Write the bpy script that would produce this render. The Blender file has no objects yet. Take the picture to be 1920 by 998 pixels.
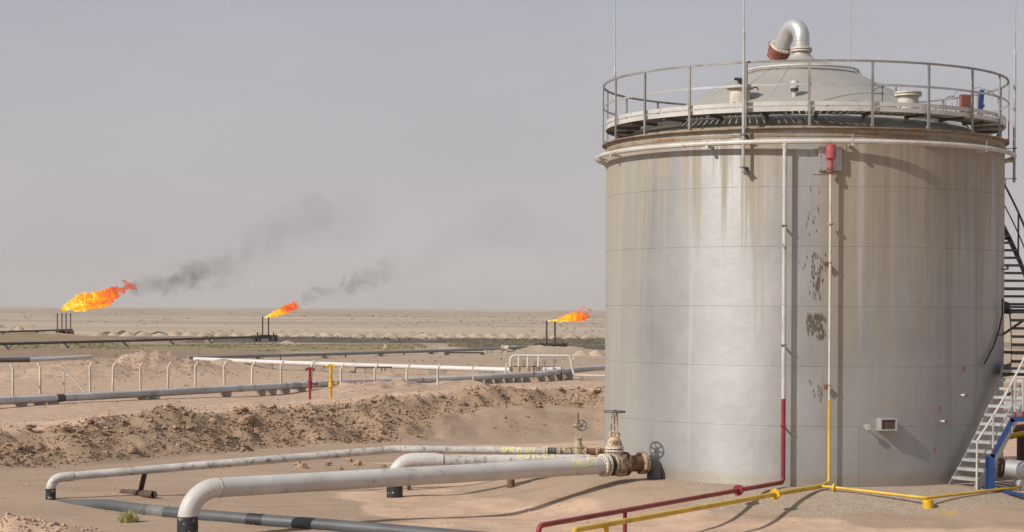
import bpy, bmesh, math, random
import numpy as np
from mathutils import Vector, Matrix, Quaternion

random.seed(7)
RNG = np.random.default_rng(11)
R = math.radians
scene = bpy.context.scene
COL = scene.collection

# ------------------------------------------------------------------ camera
F = 3533.0          # focal length in photograph pixels
CAMH = 3.55
ROLL = 0.0055
cam_data = bpy.data.cameras.new("camera")
cam = bpy.data.objects.new("camera", cam_data)
COL.objects.link(cam)
cam_data.sensor_width = 36.0
cam_data.lens = 36.0 * F / 1920.0
cam_data.shift_y = 80.3 / 1920.0
cam_data.clip_start = 0.5
cam_data.clip_end = 60000.0
cam.matrix_world = Matrix.Translation((0, 0, CAMH)) @ Matrix.Rotation(R(90), 4, 'X') @ Matrix.Rotation(ROLL, 4, 'Z')
scene.camera = cam

# ------------------------------------------------------------------ light
SUN_AZ, SUN_EL = R(56.0), R(37.0)       # light travels towards +X +Y
SUN_STRENGTH = 4.3
SKY_STRENGTH = 0.10
HAZE = 0.00010
light_dir = Vector((math.sin(SUN_AZ) * math.cos(SUN_EL), math.cos(SUN_AZ) * math.cos(SUN_EL), -math.sin(SUN_EL)))
sun_data = bpy.data.lights.new("sun", 'SUN')
sun_data.energy = SUN_STRENGTH
sun_data.angle = R(0.6)
sun_data.color = (1.0, 0.94, 0.86)
sun = bpy.data.objects.new("sun", sun_data)
sun.rotation_euler = light_dir.to_track_quat('-Z', 'Y').to_euler()
sun.location = (-40, -30, 60)
COL.objects.link(sun)

world = bpy.data.worlds.new("World")
scene.world = world
world.use_nodes = True
wt = world.node_tree
wt.nodes.clear()
w_out = wt.nodes.new("ShaderNodeOutputWorld")
w_bg = wt.nodes.new("ShaderNodeBackground")
w_bg.inputs[1].default_value = SKY_STRENGTH
w_sky = wt.nodes.new("ShaderNodeTexSky")
w_sky.sky_type = 'NISHITA'
w_sky.sun_disc = False
w_sky.sun_elevation = SUN_EL
w_sky.sun_rotation = SUN_AZ + math.pi
w_sky.air_density = 1.0
w_sky.dust_density = 8.0
w_sky.ozone_density = 0.5
w_hs = wt.nodes.new("ShaderNodeHueSaturation")
w_hs.inputs['Saturation'].default_value = 0.35
wt.links.new(w_sky.outputs[0], w_hs.inputs['Color'])
# the dust veil: a pale even grey that is a little bluer higher up
w_tc = wt.nodes.new("ShaderNodeTexCoord")
w_sep = wt.nodes.new("ShaderNodeSeparateXYZ")
wt.links.new(w_tc.outputs['Generated'], w_sep.inputs[0])
w_ramp = wt.nodes.new("ShaderNodeValToRGB")
er = w_ramp.color_ramp.elements
er[0].position = 0.0
er[0].color = (0.590, 0.548, 0.532, 1)
er[1].position = 1.0
er[1].color = (0.30, 0.345, 0.44, 1)
e = er.new(0.06); e.color = (0.558, 0.534, 0.536, 1)
e = er.new(0.165); e.color = (0.470, 0.480, 0.540, 1)
e = er.new(0.4); e.color = (0.345, 0.37, 0.44, 1)
wt.links.new(w_sep.outputs[2], w_ramp.inputs[0])
w_n = wt.nodes.new("ShaderNodeTexNoise"); w_n.inputs['Scale'].default_value = 5.0; w_n.inputs['Detail'].default_value = 4.0
w_map = wt.nodes.new("ShaderNodeMapping"); w_map.inputs['Scale'].default_value = (1.0, 1.0, 3.0)
wt.links.new(w_tc.outputs['Generated'], w_map.inputs[0]); wt.links.new(w_map.outputs[0], w_n.inputs['Vector'])
w_mr = wt.nodes.new("ShaderNodeMapRange"); w_mr.inputs[1].default_value = .3; w_mr.inputs[2].default_value = .7; w_mr.inputs[3].default_value = .955; w_mr.inputs[4].default_value = 1.045
wt.links.new(w_n.outputs[0], w_mr.inputs[0])
w_var = wt.nodes.new("ShaderNodeVectorMath"); w_var.operation = 'SCALE'
wt.links.new(w_ramp.outputs[0], w_var.inputs[0]); wt.links.new(w_mr.outputs[0], w_var.inputs['Scale'])
w_sc = wt.nodes.new("ShaderNodeVectorMath"); w_sc.operation = 'SCALE'
w_sc.inputs['Scale'].default_value = 1.0 / SKY_STRENGTH
wt.links.new(w_var.outputs[0], w_sc.inputs[0])
w_mix = wt.nodes.new("ShaderNodeMixRGB")
w_mix.inputs[0].default_value = 0.88
wt.links.new(w_hs.outputs[0], w_mix.inputs[1])
wt.links.new(w_sc.outputs[0], w_mix.inputs[2])
wt.links.new(w_mix.outputs[0], w_bg.inputs[0])
wt.links.new(w_bg.outputs[0], w_out.inputs[0])

scene.view_settings.view_transform = 'Standard'
scene.view_settings.look = 'None'
scene.view_settings.gamma = 1.0
scene.view_settings.exposure = 0.0
scene.view_settings.use_curve_mapping = False
scene.cycles.volume_step_rate = 0.3
scene.cycles.max_bounces = 6
scene.cycles.transparent_max_bounces = 24
scene.cycles.volume_bounces = 0

# ------------------------------------------------------------------ measuring helpers
def P(px, py, y):
    """World point that the photograph shows at (px, py), at distance y along the view."""
    dx = (px - 960.0) / F
    dv = -(py - 579.3) / F
    u = dx - ROLL * dv
    v = dv + ROLL * dx
    return Vector((u * y, y, CAMH + v * y))

def XU(px, y):
    return (px - 960.0) / F * y

# ------------------------------------------------------------------ mesh builder
class MB:
    def __init__(self):
        self.v = []; self.f = []; self.m = []; self.s = []
        self.mi = 0
    def _add(self, verts, faces, smooth):
        o = len(self.v)
        self.v.extend([tuple(p) for p in verts])
        for fc in faces:
            self.f.append([i + o for i in fc]); self.m.append(self.mi); self.s.append(smooth)
        return self
    def box(self, c, size, rot=None):
        hx, hy, hz = [d / 2.0 for d in size]
        vs = [Vector((x, y, z)) for z in (-hz, hz) for y in (-hy, hy) for x in (-hx, hx)]
        if rot is not None:
            vs = [rot @ p for p in vs]
        c = Vector(c)
        vs = [p + c for p in vs]
        return self._add(vs, [(0, 2, 3, 1), (4, 5, 7, 6), (0, 1, 5, 4), (2, 6, 7, 3), (0, 4, 6, 2), (1, 3, 7, 5)], False)
    def bar(self, p0, p1, w, h, up=(0, 0, 1)):
        """rectangular bar between two points"""
        p0, p1 = Vector(p0), Vector(p1)
        z = (p1 - p0); L = z.length; z.normalize()
        upv = Vector(up)
        if abs(z.dot(upv)) > 0.99: upv = Vector((1, 0, 0))
        x = z.cross(upv).normalized(); y = x.cross(z)
        m = Matrix((x, y, z)).transposed()
        return self.box((p0 + p1) / 2, (w, h, L), m)
    def tube(self, pts, r, seg=14, cap=True):
        pts = [Vector(p) for p in pts]
        n = len(pts)
        rs = r if isinstance(r, (list, tuple)) else [r] * n
        t0 = (pts[1] - pts[0]).normalized()
        ref = Vector((0, 0, 1)) if abs(t0.z) < 0.9 else Vector((1, 0, 0))
        nx = t0.cross(ref).normalized()
        rings = []; prev = t0
        for i in range(n):
            if i == 0: t = t0
            elif i == n - 1: t = (pts[-1] - pts[-2]).normalized()
            else: t = ((pts[i + 1] - pts[i]).normalized() + (pts[i] - pts[i - 1]).normalized()).normalized()
            q = prev.rotation_difference(t)
            nx = (q @ nx); nx = (nx - t * nx.dot(t)).normalized()
            ny = t.cross(nx)
            prev = t
            rings.append([pts[i] + (nx * math.cos(2 * math.pi * k / seg) + ny * math.sin(2 * math.pi * k / seg)) * rs[i] for k in range(seg)])
        vs = [p for ring in rings for p in ring]
        fs = []
        for i in range(n - 1):
            for k in range(seg):
                a = i * seg + k; b = i * seg + (k + 1) % seg
                fs.append((a, b, b + seg, a + seg))
        self._add(vs, fs, True)
        if cap:
            self._add(rings[0], [tuple(range(seg))[::-1]], False)
            self._add(rings[-1], [tuple(range(seg))], False)
        return self
    def cyl(self, p0, p1, r, seg=16, r1=None, cap=True):
        return self.tube([p0, p1], [r, r if r1 is None else r1], seg, cap)
    def lathe(self, prof, c=(0, 0, 0), axis=(0, 0, 1), seg=32, smooth=True, a0=0.0, a1=2 * math.pi, ref=None):
        """prof: list of (radius, height along axis)"""
        z = Vector(axis).normalized()
        rf = Vector((1, 0, 0)) if ref is None else Vector(ref)
        if abs(z.dot(rf)) > 0.95: rf = Vector((0, 1, 0))
        x = (rf - z * rf.dot(z)).normalized(); y = z.cross(x); c = Vector(c)
        full = abs((a1 - a0) - 2 * math.pi) < 1e-6
        nc = seg if full else seg + 1
        vs = []
        for (rr, h) in prof:
            for k in range(nc):
                a = a0 + (a1 - a0) * k / seg
                vs.append(c + x * (rr * math.cos(a)) + y * (rr * math.sin(a)) + z * h)
        fs = []
        for i in range(len(prof) - 1):
            for k in range(seg):
                k2 = (k + 1) % nc
                fs.append((i * nc + k, i * nc + k2, (i + 1) * nc + k2, (i + 1) * nc + k))
        return self._add(vs, fs, smooth)
    def flange(self, c, axis, r, th, nb=10, br=None, seg=28, bl=None):
        """bolted disc centred at c"""
        ax = Vector(axis).normalized(); c = Vector(c)
        self.cyl(c - ax * th / 2, c + ax * th / 2, r, seg)
        rf = Vector((0, 0, 1)) if abs(ax.z) < 0.9 else Vector((1, 0, 0))
        x = ax.cross(rf).normalized(); y = ax.cross(x)
        br = br or r * 0.1; bl = bl or th * 0.5 + br * 1.2
        for k in range(nb):
            a = 2 * math.pi * (k + .5) / nb
            p = c + (x * math.cos(a) + y * math.sin(a)) * (r * 0.84)
            self.cyl(p - ax * bl, p + ax * bl, br, 6)
        return self
    def ring(self, c, axis, r, tr, seg=28, ts=8, a0=0, a1=2 * math.pi):
        ax = Vector(axis).normalized(); c = Vector(c)
        rf = Vector((0, 0, 1)) if abs(ax.z) < 0.9 else Vector((1, 0, 0))
        x = ax.cross(rf).normalized(); y = ax.cross(x)
        pts = [c + (x * math.cos(a0 + (a1 - a0) * k / seg) + y * math.sin(a0 + (a1 - a0) * k / seg)) * r for k in range(seg + 1)]
        return self.tube(pts, tr, ts, cap=False)
    def wheel(self, c, axis, r, tr, spokes=6):
        ax = Vector(axis).normalized(); c = Vector(c)
        self.ring(c, ax, r, tr)
        rf = Vector((0, 0, 1)) if abs(ax.z) < 0.9 else Vector((1, 0, 0))
        x = ax.cross(rf).normalized(); y = ax.cross(x)
        for k in range(spokes):
            a = 2 * math.pi * k / spokes + .3
            self.cyl(c, c + (x * math.cos(a) + y * math.sin(a)) * r, tr * 0.85, 6)
        self.cyl(c - ax * tr * 2, c + ax * tr * 2, r * 0.2, 10)
        return self
    def prism(self, poly, d, origin=(0, 0, 0)):
        """polygon in 3-D extruded along vector d"""
        poly = [Vector(p) + Vector(origin) for p in poly]; d = Vector(d); n = len(poly)
        vs = poly + [p + d for p in poly]
        fs = [tuple(range(n))[::-1], tuple(range(n, 2 * n))]
        for i in range(n):
            j = (i + 1) % n
            fs.append((i, j, j + n, i + n))
        return self._add(vs, fs, False)
    def sweep(self, pts, w, h, closed=False):
        """rectangular section: w horizontal (across), h vertical"""
        pts = [Vector(p) for p in pts]; n = len(pts); vs = []
        for i in range(n):
            a = pts[i - 1] if (i > 0 or closed) else pts[i]
            b = pts[(i + 1) % n] if (i < n - 1 or closed) else pts[i]
            t = (b - a); t.z = 0
            t = t.normalized() if t.length > 1e-6 else Vector((1, 0, 0))
            x = Vector((t.y, -t.x, 0)) * (w / 2); z = Vector((0, 0, h / 2))
            vs += [pts[i] - x - z, pts[i] + x - z, pts[i] + x + z, pts[i] - x + z]
        fs = []
        for i in range(n if closed else n - 1):
            j = (i + 1) % n
            for k in range(4):
                k2 = (k + 1) % 4
                fs.append((i * 4 + k, i * 4 + k2, j * 4 + k2, j * 4 + k))
        if not closed:
            fs += [(3, 2, 1, 0), tuple((n - 1) * 4 + k for k in range(4))]
        return self._add(vs, fs, False)
    def mesh(self, name, mats, org=(0, 0, 0)):
        me = bpy.data.meshes.new(name)
        o = Vector(org)
        me.from_pydata([(p[0] - o.x, p[1] - o.y, p[2] - o.z) for p in self.v], [], self.f)
        for m in (mats if isinstance(mats, (list, tuple)) else [mats]):
            me.materials.append(m)
        me.polygons.foreach_set('use_smooth', self.s)
        me.polygons.foreach_set('material_index', self.m)
        # consistent outward normals
        bm = bmesh.new(); bm.from_mesh(me)
        bmesh.ops.recalc_face_normals(bm, faces=bm.faces)
        for e in bm.edges:
            if len(e.link_faces) == 2 and e.calc_face_angle(0.0) > 0.62: e.smooth = False
        bm.to_mesh(me); bm.free()
        me.update()
        return me

def bend(pts, radii, n=7):
    """polyline with rounded corners; radii: one value or one per interior corner"""
    pts = [Vector(p) for p in pts]
    if not isinstance(radii, (list, tuple)): radii = [radii] * (len(pts) - 2)
    out = [pts[0]]
    for i in range(1, len(pts) - 1):
        a = (pts[i - 1] - pts[i]).normalized(); b = (pts[i + 1] - pts[i]).normalized()
        ang = a.angle(b); rb = radii[i - 1]
        d = rb / math.tan(ang / 2)
        d = min(d, (pts[i - 1] - pts[i]).length * .95, (pts[i + 1] - pts[i]).length * .95)
        rb2 = d * math.tan(ang / 2)
        if rb2 < 1e-4 or ang > 3.13:
            out.append(pts[i]); continue
        bis = (a + b).normalized()
        cen = pts[i] + bis * (rb2 / math.sin(ang / 2))
        s = pts[i] + a * d - cen; e_ = pts[i] + b * d - cen
        tot = s.angle(e_)
        axis = s.cross(e_).normalized()
        for k in range(n + 1):
            out.append(cen + Quaternion(axis, tot * k / n) @ s)
    out.append(pts[-1])
    return out

# ------------------------------------------------------------------ object helpers
ORG = {}
def tag(o, label=None, cat=None, group=None, kind=None):
    if label: o['label'] = label
    if cat: o['category'] = cat
    if group: o['group'] = group
    if kind: o['kind'] = kind
    return o

def thing(name, loc, label, cat, group=None):
    o = bpy.data.objects.new(name, None)
    o.empty_display_size = 0.2
    o.location = loc
    COL.objects.link(o)
    ORG[o.name] = Vector(loc)
    return tag(o, label, cat, group)

def part(parent, name, mb, mat, label=None, kind=None):
    org = ORG[parent.name]
    me = mb.mesh(name, mat, org)
    o = bpy.data.objects.new(name, me)
    o.parent = parent
    COL.objects.link(o)
    ORG[o.name] = org
    if label: o['label'] = label
    if kind: o['kind'] = kind
    return o

def single(name, mb, mat, loc, label, cat, group=None):
    me = mb.mesh(name, mat, loc)
    o = bpy.data.objects.new(name, me)
    o.location = loc
    COL.objects.link(o)
    ORG[o.name] = Vector(loc)
    return tag(o, label, cat, group)

def copy_tree(o, loc=None, parent=None, rotz=None, scale=None, label=None):
    c = o.copy()
    COL.objects.link(c)
    c.parent = parent
    if loc is not None: c.location = loc
    if rotz is not None: c.rotation_euler = (0, 0, rotz)
    if scale is not None: c.scale = scale
    if label: c['label'] = label
    ORG[c.name] = Vector(c.location)
    for ch in list(o.children):
        copy_tree(ch, parent=c)
    return c

def arrays_mesh(name, verts, faces, mat, smooth=False):
    me = bpy.data.meshes.new(name)
    nv, nf, k = len(verts), len(faces), faces.shape[1]
    me.vertices.add(nv)
    me.vertices.foreach_set('co', np.ascontiguousarray(verts, dtype=np.float32).ravel())
    me.loops.add(nf * k)
    me.loops.foreach_set('vertex_index', np.ascontiguousarray(faces, dtype=np.int32).ravel())
    me.polygons.add(nf)
    me.polygons.foreach_set('loop_start', np.arange(0, nf * k, k, dtype=np.int32))
    me.polygons.foreach_set('use_smooth', np.full(nf, smooth, dtype=bool))
    me.materials.append(mat)
    me.update(calc_edges=True)
    me.validate()
    return me

# ------------------------------------------------------------------ node helpers
class NT:
    def __init__(self, name):
        self.mat = bpy.data.materials.new(name)
        self.mat.use_nodes = True
        self.t = self.mat.node_tree
        self.t.nodes.clear()
        self.out = self.t.nodes.new("ShaderNodeOutputMaterial")
    def n(self, typ, **kw):
        nd = self.t.nodes.new(typ)
        for k, v in kw.items(): setattr(nd, k, v)
        return nd
    def put(self, sock, val):
        if isinstance(val, bpy.types.NodeSocket): self.t.links.new(val, sock)
        elif isinstance(val, (tuple, list)) and sock.type == 'RGBA' and len(val) == 3: sock.default_value = (*val, 1)
        else: sock.default_value = val
    def math(self, op, a, b=0.0, c=None, clamp=False):
        nd = self.n("ShaderNodeMath", operation=op, use_clamp=clamp)
        self.put(nd.inputs[0], a); self.put(nd.inputs[1], b)
        if c is not None: self.put(nd.inputs[2], c)
        return nd.outputs[0]
    def ss(self, x, a, b, lo=0.0, hi=1.0):
        nd = self.n("ShaderNodeMapRange", interpolation_type='SMOOTHSTEP')
        for i, v in enumerate((x, a, b, lo, hi)): self.put(nd.inputs[i], v)
        return nd.outputs[0]
    def mix(self, f, a, b, mode='MIX'):
        nd = self.n("ShaderNodeMixRGB", blend_type=mode)
        self.put(nd.inputs[0], f); self.put(nd.inputs[1], a); self.put(nd.inputs[2], b)
        return nd.outputs[0]
    def obj(self):
        return self.n("ShaderNodeTexCoord").outputs['Object']
    def pos(self):
        return self.n("ShaderNodeNewGeometry").outputs['Position']
    def scaled(self, vec, s):
        nd = self.n("ShaderNodeMapping")
        self.put(nd.inputs[0], vec); nd.inputs['Scale'].default_value = s if isinstance(s, (tuple, list)) else (s, s, s)
        return nd.outputs[0]
    def noise(self, vec, scale, detail=4.0, rough=0.55, dist=0.0):
        nd = self.n("ShaderNodeTexNoise")
        self.put(nd.inputs['Vector'], vec)
        nd.inputs['Scale'].default_value = scale; nd.inputs['Detail'].default_value = detail
        nd.inputs['Roughness'].default_value = rough; nd.inputs['Distortion'].default_value = dist
        return nd.outputs[0]
    def voro(self, vec, scale, feature='F1', rnd=1.0):
        nd = self.n("ShaderNodeTexVoronoi", feature=feature)
        self.put(nd.inputs['Vector'], vec); nd.inputs['Scale'].default_value = scale
        nd.inputs['Randomness'].default_value = rnd
        return nd
    def bsdf(self, color, rough=0.6, metal=0.0, bump=None, bump_s=0.4, bump_d=0.01, spec=0.5):
        b = self.n("ShaderNodeBsdfPrincipled")
        self.put(b.inputs['Base Color'], color); self.put(b.inputs['Roughness'], rough); self.put(b.inputs['Metallic'], metal)
        b.inputs['Specular IOR Level'].default_value = spec
        if bump is not None:
            bn = self.n("ShaderNodeBump")
            bn.inputs['Strength'].default_value = bump_s; bn.inputs['Distance'].default_value = bump_d
            self.put(bn.inputs['Height'], bump)
            self.t.links.new(bn.outputs[0], b.inputs['Normal'])
        self.t.links.new(b.outputs[0], self.out.inputs[0])
        return self.mat

def paint(name, base, wear=(0.1, 0.06, 0.04), amount=0.3, scale=6.0, rough=0.5, metal=0.0, tone=0.14, stretch=(1, 1, 1), soft=0.06, bump=0.004, dust=None):
    """weathered paint / metal: tone variation, wear patches with ragged edges, grain"""
    m = NT(name)
    o = m.obj()
    info = m.n("ShaderNodeObjectInfo").outputs['Random']
    off = m.n("ShaderNodeVectorMath", operation='ADD')
    m.put(off.inputs[0], o)
    sc = m.n("ShaderNodeVectorMath", operation='SCALE'); sc.inputs[0].default_value = (13.1, 7.7, 5.3); m.put(sc.inputs['Scale'], info)
    m.t.links.new(sc.outputs[0], off.inputs[1])
    o = off.outputs[0]
    n1 = m.noise(o, scale * 0.35, 3)
    n2 = m.noise(m.scaled(o, stretch), scale, 6, 0.65)
    n3 = m.noise(o, scale * 9, 3, 0.7)
    dark = tuple(c * (1 - tone) for c in base); light = tuple(min(1, c * (1 + tone * .7)) for c in base)
    c = m.mix(m.ss(n1, 0.35, 0.65), dark, light)
    k = m.math('ADD', n2, m.math('MULTIPLY', m.math('SUBTRACT', n3, 0.5), 0.25))
    th = 0.72 - 0.34 * amount
    w = m.ss(k, th, th + soft)
    c = m.mix(w, c, wear)
    if dust is not None:
        nz = m.n("ShaderNodeSeparateXYZ"); m.put(nz.inputs[0], m.n("ShaderNodeNewGeometry").outputs['Normal'])
        c = m.mix(m.math('MULTIPLY', m.ss(nz.outputs[2], 0.3, 1.0), m.math('MULTIPLY', n1, 0.9)), c, dust)
    return m.bsdf(c, m.math('ADD', rough - 0.08, m.math('MULTIPLY', n2, 0.2)), m.math('MULTIPLY', m.math('SUBTRACT', 1.0, w), metal), m.math('ADD', n3, m.math('MULTIPLY', w, 1.5)), 0.35, bump)
# ------------------------------------------------------------------ tank place
TC = Vector((6.5, 42.3, 0.0)); TR = 4.4
PHI = R(8.73)
def T(a, r, z):
    """point at angle a degrees (0 faces the camera, + to the right), radius r, height z"""
    w = R(a) - PHI
    return Vector((TC.x + r * math.sin(w), TC.y - r * math.cos(w), z))
def TN(a):
    w = R(a) - PHI
    return Vector((math.sin(w), -math.cos(w), 0))
def TT(a):
    w = R(a) - PHI
    return Vector((math.cos(w), math.sin(w), 0))

# ------------------------------------------------------------------ terrain
def _hash(ix, iy, seed):
    h = (ix.astype(np.int64) * 374761393 + iy.astype(np.int64) * 668265263 + seed * 1274126177) & 0xffffffff
    h = ((h ^ (h >> 13)) * 1274126177) & 0xffffffff
    return ((h ^ (h >> 16)) & 0xffff) / 65535.0
def vnoise(x, y, seed=0):
    ix = np.floor(x); iy = np.floor(y); fx = x - ix; fy = y - iy
    fx = fx * fx * fx * (fx * (fx * 6 - 15) + 10); fy = fy * fy * fy * (fy * (fy * 6 - 15) + 10)
    a = _hash(ix, iy, seed); b = _hash(ix + 1, iy, seed); c = _hash(ix, iy + 1, seed); d = _hash(ix + 1, iy + 1, seed)
    return (a + (b - a) * fx) * (1 - fy) + (c + (d - c) * fx) * fy - 0.5
def fbm(x, y, seed=0, octs=4, gain=0.5):
    s = 0.0; a = 1.0
    for i in range(octs):
        s = s + a * vnoise(x * 2 ** i + 17.3 * i, y * 2 ** i - 9.1 * i, seed + i); a *= gain
    return s
def sst(t):
    t = np.clip(t, 0, 1); return t * t * (3 - 2 * t)

CX = [-60, -30, -13.2, -9.9, -5.9, -1.05, 3.08, 20, 60]
CY = [10, 28, 48.5, 53, 58, 62, 64, 70, 78]
CZ = [0.3, 0.3, 0.34, 0.56, 0.55, 0.865, 0.87, 0.9, 0.9]
def crest_y(x): return np.interp(x, CX, CY) + 0.35 * fbm(x * 0.5, x * 0 + 3.3, 5, 3)
MOUNDS = [  # px, Y, height, sigma x, sigma y
    (250, 186, 1.25, 4.6, 5), (320, 190, 1.2, 4.4, 5), (372, 194, .6, 3.0, 4), (205, 178, .8, 3.0, 4), (60, 172, 0.6, 5.0, 5), (130, 176, .95, 4.2, 4),
    (700, 151, 0.62, 2.3, 3), (655, 149, 0.35, 2.0, 3), (760, 153, 0.45, 2.4, 3), (728, 174, 0.9, 1.6, 2), (860, 160, .5, 2.4, 3),
    (410, 205, 0.9, 4, 5), (1060, 285, 1.0, 5, 4), (985, 290, 0.9, 5, 4), (60, 442, 1.2, 7, 5)]
def terrain(X, Y, micro=True):
    X = np.asarray(X, dtype=float); Y = np.asarray(Y, dtype=float)
    yc = crest_y(X); b = Y - yc
    zc = np.interp(X, CX, CZ) + 0.10 * fbm(X * 0.9, Y * 0.2, 21, 3)
    d = np.hypot(X - TC.x, Y - TC.y) - TR
    dn = d + 0.5 * fbm(X * 0.4, Y * 0.4, 9, 2)
    zf = -0.5 * sst((dn - 0.5) / 3.3) + 0.07 * fbm(X * 0.35, Y * 0.35, 2, 3) * sst((d - .3) / 1.5)
    zf = zf - 0.45 * sst((36.5 - Y) / 9) * sst((2.0 - X) / 6.0)
    # pink spoil heaped along the near left corner
    zf = zf + 0.30 * np.exp(-(((X + 9.6) / 1.6) ** 2 + ((Y - 34.2) / 0.7) ** 2)) * (1 + 0.8 * fbm(X * 2, Y * 2, 31, 3))
    t = np.clip((b + 3.9) / 3.9, 0, 1)
    front = zf + (zc - zf) * (0.75 * t + 0.25 * sst(t))
    rough = sst(t / 0.2) * sst((0.5 - b) / 0.8)
    smooth_r = sst((X + 2.6) / 2.0) * sst((-1.3 - b) / 0.8)     # drifted sand at the right foot
    rough = rough * (1 - 0.85 * smooth_r)
    if micro:
        front = front + rough * (0.34 * fbm(X * 0.55, Y * 0.7, 41, 3) + 0.25 * fbm(X * 1.6, Y * 2.0, 43, 4, 0.62)) + 0.012 * fbm(X * 3, Y * 3, 51, 2)
        front = front + smooth_r * (t * (1 - t)) * 0.5
    plain = -3.05 + 0.22 * fbm(X / 14.0, Y / 14.0, 61, 3) * sst((Y - 80) / 60)
    plain = plain + sst((Y - 500) / 800) * 1.3 * fbm(X / 90.0, Y / 170.0, 71, 4) + sst((Y - 1500) / 2000) * (6.0 * fbm(X / 420.0, Y / 500.0, 81, 4) + 1.0)
    for (px, my, h, sx, sy) in MOUNDS:
        mx = XU(px, my)
        plain = plain + h * np.exp(-(((X - mx) / sx) ** 2 + ((Y - my) / sy) ** 2)) * (1 + 0.55 * fbm(X / 1.5, Y / 2.2, 91, 4, .6))
    s = np.clip((b - 6.0) / 69.0, 0, 1)
    back = (zc - 0.1 * sst(b / 6)) * (1 - s) + plain * s
    back = back + 0.06 * fbm(X * 0.6, Y * 0.6, 101, 3) * (1 - s)
    return np.where(b <= 0, front, back)
def gz(x, y): return float(terrain(np.array([x]), np.array([y]))[0])
def G(px, y, dz=0.0):
    x = XU(px, y); return Vector((x, y, gz(x, y) + dz))

# ------------------------------------------------------------------ ground material
gm = NT("desert_ground")
pos = gm.pos()
za = gm.n("ShaderNodeAttribute", attribute_name="zone_a").outputs[0]
zb = gm.n("ShaderNodeAttribute", attribute_name="zone_b").outputs[0]
sa = gm.n("ShaderNodeSeparateColor"); gm.put(sa.inputs[0], za)
sb = gm.n("ShaderNodeSeparateColor"); gm.put(sb.inputs[0], zb)
nbig = gm.noise(pos, 0.22, 5, 0.6)
nmid = gm.noise(pos, 1.3, 5, 0.6)
nfine = gm.noise(pos, 14.0, 4, 0.7)
ngrit = gm.noise(pos, 45.0, 2, 0.7)
far_n = gm.noise(gm.scaled(pos, (0.012, 0.012, 0.0)), 1.0, 6, 0.62)
far_n2 = gm.noise(gm.scaled(pos, (0.0025, 0.0045, 0.0)), 1.0, 5, 0.6)
far_f = gm.noise(gm.scaled(pos, (0.25, 0.12, 0.0)), 1.0, 5, 0.7)
sand = gm.mix(gm.ss(nbig, .3, .7), (0.345, 0.252, 0.180), (0.402, 0.292, 0.207))
pink = gm.mix(gm.ss(nmid, .35, .68), (0.465, 0.325, 0.230), (0.600, 0.420, 0.300))
grav = gm.mix(gm.ss(nfine, .35, .65), (0.300, 0.238, 0.180), (0.415, 0.332, 0.25))
clod = gm.mix(gm.ss(nmid, .3, .7), (0.285, 0.195, 0.130), (0.375, 0.265, 0.180))
farc = gm.mix(gm.ss(far_n, .32, .68), (0.392, 0.314, 0.232), (0.480, 0.390, 0.292))
farc = gm.mix(gm.math('MULTIPLY', gm.ss(far_n2, .48, .62), .55), farc, (0.235, 0.185, 0.138))
farc = gm.mix(gm.math('MULTIPLY', gm.ss(far_f, .60, .72), .5), farc, (0.20, 0.165, 0.115))
oil = gm.mix(gm.ss(far_f, .35, .6), (0.060, 0.052, 0.045), (0.135, 0.115, 0.095))
scr = gm.mix(gm.ss(far_f, .38, .62), (0.215, 0.185, 0.082), (0.300, 0.225, 0.140))
brn = gm.mix(gm.ss(far_f, .3, .7), (0.235, 0.160, 0.108), (0.30, 0.215, 0.15))
def edge(att, lo=.35, hi=.65, amt=.5):
    return gm.ss(gm.math('ADD', att, gm.math('MULTIPLY', gm.math('SUBTRACT', nmid, .5), amt)), lo, hi)
def edgef(att, lo=.35, hi=.65, amt=.9):
    return gm.ss(gm.math('ADD', att, gm.math('MULTIPLY', gm.math('SUBTRACT', far_f, .5), amt)), lo, hi)
c = sand
trk = gm.noise(gm.scaled(pos, (.35, 1.6, 0.0)), 1.0, 5, .65, .4)
c = gm.mix(gm.math('MULTIPLY', gm.ss(trk, .52, .66), .4), c, (0.27, 0.195, 0.138))
c = gm.mix(edge(sa.outputs[0]), c, pink)
c = gm.mix(gm.math('MULTIPLY', gm.ss(trk, .50, .64), .28), c, (0.30, 0.21, 0.145))
c = gm.mix(edge(sa.outputs[1]), c, grav)
c = gm.mix(edge(sa.outputs[2], .3, .7, .7), c, clod)
c = gm.mix(sb.outputs[0], c, farc)
zc_attr = gm.n("ShaderNodeAttribute", attribute_name="zone_c").outputs[0]
sc_ = gm.n("ShaderNodeSeparateColor"); gm.put(sc_.inputs[0], zc_attr)
c = gm.mix(edgef(sc_.outputs[0]), c, brn)
c = gm.mix(gm.math('MULTIPLY', sc_.outputs[1], gm.ss(far_n, .3, .62)), c, (0.300, 0.222, 0.165))
c = gm.mix(edgef(sb.outputs[2], .3, .75, 1.3), c, scr)
c = gm.mix(edgef(sb.outputs[1], .4, .6, .7), c, oil)
# yellow paint dribbled on the crust below the pipe flange
pd = gm.n("ShaderNodeVectorMath", operation='DISTANCE'); gm.put(pd.inputs[0], pos)
_yp = P(1447, 958, 36.2); pd.inputs[1].default_value = _yp
c = gm.mix(gm.math('MULTIPLY', gm.ss(gm.math('ADD', pd.outputs['Value'], gm.math('MULTIPLY', nfine, .25)), .30, .20), .75), c, (0.46, 0.30, 0.05))
pd2 = gm.n("ShaderNodeVectorMath", operation='DISTANCE'); gm.put(pd2.inputs[0], pos)
pd2.inputs[1].default_value = P(1778, 962, 35.9)
c = gm.mix(gm.math('MULTIPLY', gm.ss(gm.math('ADD', pd2.outputs['Value'], gm.math('MULTIPLY', nfine, .25)), .36, .24), .55), c, (0.46, 0.31, 0.07))
c = gm.mix(gm.math('MULTIPLY', gm.ss(ngrit, .42, .75), .45), c, gm.mix(.5, c, (0.14, 0.10, 0.07)))
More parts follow.
